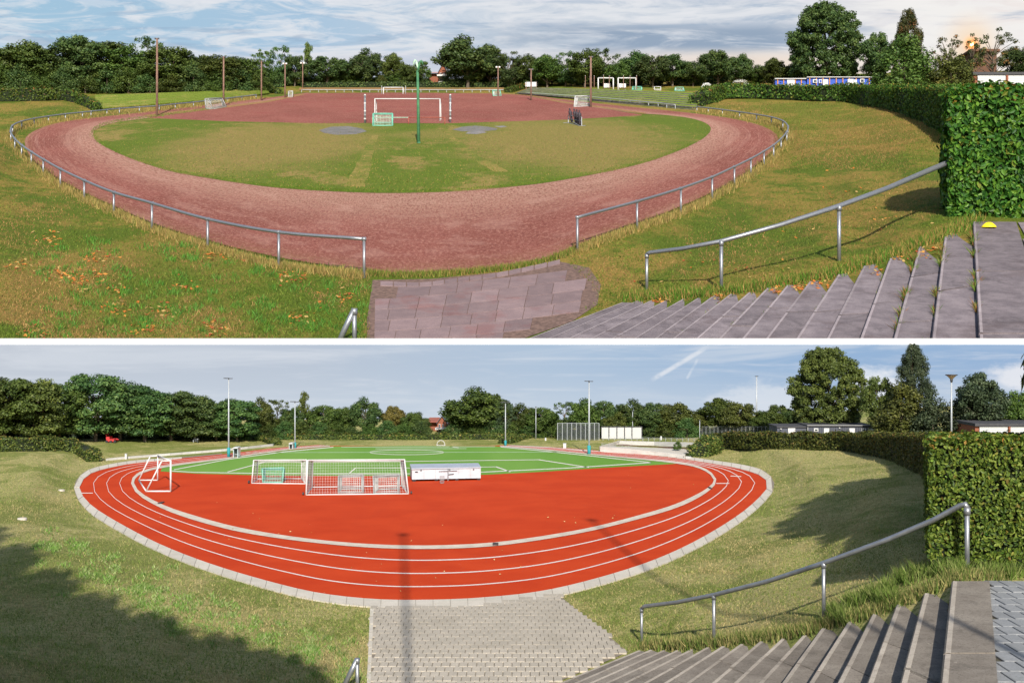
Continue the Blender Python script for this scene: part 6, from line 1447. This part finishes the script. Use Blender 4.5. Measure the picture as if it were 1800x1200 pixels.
V, c = blades(LO, cx_[k_] + rng.normal(0, 9, 4200), cy_[k_] + rng.normal(0, 3, 4200), rng.uniform(12, 30, 4200), [(.09,.15,.025),(.13,.19,.035),(.22,.25,.08)], .5, .045); tag(np_mesh('grass', V, 3, M['blades'], c), 'tall grass tufts at the foot of the beech hedge', 'grass', kind='stuff')
def step_weeds(m, L, W_, ks, n, h0, h1, cols, lb, t0=.05, t1=.95):
    Xs, Ys, Z_ = [], [], []
    for k in ks:          # in the corner between step k and the riser of the one above it
        a_, b_ = W_[k-1]; tt = rng.choice(rng.uniform(t0, t1, 7), n) + rng.normal(0, .012, n); tt = np.clip(tt, 0, 1); z = L[k][4] + .02*m.k
        P_ = np.array(a_)[None, :]*(1-tt[:, None]) + np.array(b_)[None, :]*tt[:, None]; d_ = P_[:, 1]; X0 = P_[:, 0] - rng.uniform(0, .06, n)*m.k
        Xs.append(900 + X0*F/d_); Ys.append(600 + F*((HC - m.z0 - z)/d_ - m.a)); Z_.append(np.full(n, z))
    X, Y, Z_ = map(np.concatenate, (Xs, Ys, Z_)); V, c = blades(m, X, Y, rng.uniform(h0, h1, len(X)), cols, .55, .09, None, Z_)
    tag(np_mesh('weeds', V, 3, M['blades'], c), lb, 'weeds', kind='stuff')
WC = [(.07,.13,.02),(.11,.18,.03),(.26,.12,.04),(.2,.2,.06)]
step_weeds(UP, STU, WU, [1,2,3], 420, 5, 17, WC, 'weeds growing out of the joints of the upper old steps', .15, .95)
step_weeds(UP, STU, WU, [4,6,8,9,11], 90, 3, 8, WC, 'small weeds in the corners of the lower old steps', 0, .4)
step_weeds(LO, STL, WL, [1,2,4,5], 60, 3, 7, WC, 'small weeds in the corners of the sunny steps', 0, .5)
# fallen leaves
def litter(m, pts, n, spread, spx, cols, lb):
    spx *= 1.15
    k_ = rng.integers(0, len(pts), n); P_ = np.array(pts, float)[k_]; X, Y = P_[:, 0] + rng.normal(0, spread, n), P_[:, 1] + rng.normal(0, spread*.45, n)
    dz = m.dz(X, Y); x, y, z = m.xyz(X, Y, dz); s = y/F; N_ = rand_unit(n)*.5 + np.array([0, -.3, 1]); N_ /= np.linalg.norm(N_, axis=1)[:, None]
    V = leaf_quads(np.stack([x, y, z + 1.6*s], 1), N_, rng.uniform(.6, 1.2, n)*spx*s, .6); cc = np.array(cols)[rng.integers(0, len(cols), n)]
    tag(np_mesh('fallen_leaves', V, 4, M['blades'], cc), lb, 'fallen leaves', kind='stuff')
OR = [(.45,.14,.03),(.5,.22,.05),(.30,.08,.03),(.42,.28,.10)]
litter(UP, [(172,455),(110,482),(165,482),(200,506),(292,546),(258,580),(378,582),(60,590),(206,542),(140,497),(510,485),(390,448),(600,520),(525,560),(90,420),(40,470),(325,505)], 620, 15, 3.8, OR, 'orange fallen leaves scattered on the left evening bank')
litter(UP, [(1360,512),(1400,508),(1440,500),(1540,480),(1160,528),(1260,522),(1490,470),(1580,455),(1650,440),(1620,445)], 260, 10, 4.0, OR, 'brown fallen leaves along the edge of the old stairs')
litter(UP, [(1200,470),(1300,450),(1400,400),(1550,400),(1480,330),(1350,480)], 90, 40, 3.2, OR, 'single fallen leaves on the right evening bank')
litter(LO, [(500,900),(700,980),(800,900),(900,1000),(1000,920),(600,1000),(400,930),(1100,860),(880,1040)], 46, 75, 1.6, [(.45,.33,.14),(.35,.16,.05),(.5,.4,.2)], 'stray dry leaves on the red track')
# ------------------------------------------------------------------ unseen casters: trees added for their shade, masts inferred from their shadows
def shade_tree(m, x, y, h, w, kind, seed, leaf, lb):
    b_ = Vector((x, y, m.g(x, y) + 2.0)); r_ = thing('tree', b_, lb, 'tree', 'trees added outside the picture for shade'); cm, tm = tree_proto(kind, seed)
    for nm, me in (('trunk', tm), ('crown', cm)):
        o = new_obj(nm, me, r_); o.scale = (w, w, h)
        if nm == 'crown': o.material_slots[0].link = 'OBJECT'; o.material_slots[0].material = M[leaf]
tanE = math.tan(R(SUN_EL)) / math.hypot(1, SUN_DX)
for i, (tx, ty, zg) in enumerate([(-28,67,1.2),(-24,61,1.2),(-20,54,1.2),(-16.5,49,1.1),(-13.5,46,1.0),(-10.5,43.5,.9),(-8.3,41.5,.8)]):  # trees added in place of a hedge, heights set from the wanted shade edge
    y_ = -4.0 - (i % 2) * 3; x_ = tx - SUN_DX*(ty-y_); hh = zg + (ty-y_)*tanE - 2.0
    shade_tree(LO, x_, y_, hh*1.03, 9.5, 'beech', 1, 'leaf_mid', 'unseen tall tree added beside the viewpoint, ' + ORD[i] + ' from the left, shading the bank')
for i, (x_, y_, h_) in enumerate(((19.6,37.5,21),(22.5,43,22),(25.4,50,21),(31.0,57,19),(38.0,66,15))):  # trees added out of view to widen the shade on the right bank
    shade_tree(LO, x_, y_, h_, 8.5, 'beech', 1, 'leaf_mid', 'unseen leafy tree added behind the beech hedge for shade, ' + ORD[i] + ' from the stairs')
for i, (tx, ty, my) in enumerate(((-6.2, 73, -9.0), (4.9, 79, -7.0))):
    x_ = tx - SUN_DX*(ty-my); H = (ty-my)*tanE
    r_ = thing('floodlight_pole', (x_, my, 2.0), 'tall light mast behind the viewpoint whose shadow crosses the ' + ('lanes' if i == 0 else 'right bend'), 'light pole', 'floodlight masts')
    MB().tube([(x_, my, 0), (x_, my, H)], [.11, .09], 8).build('pole', M['grey_pole'], r_); MB().tube([(x_, my, H), (x_, my, H + .5)], [.16, .34], 8).build('lamp_head', M['lamp_dark'], r_)
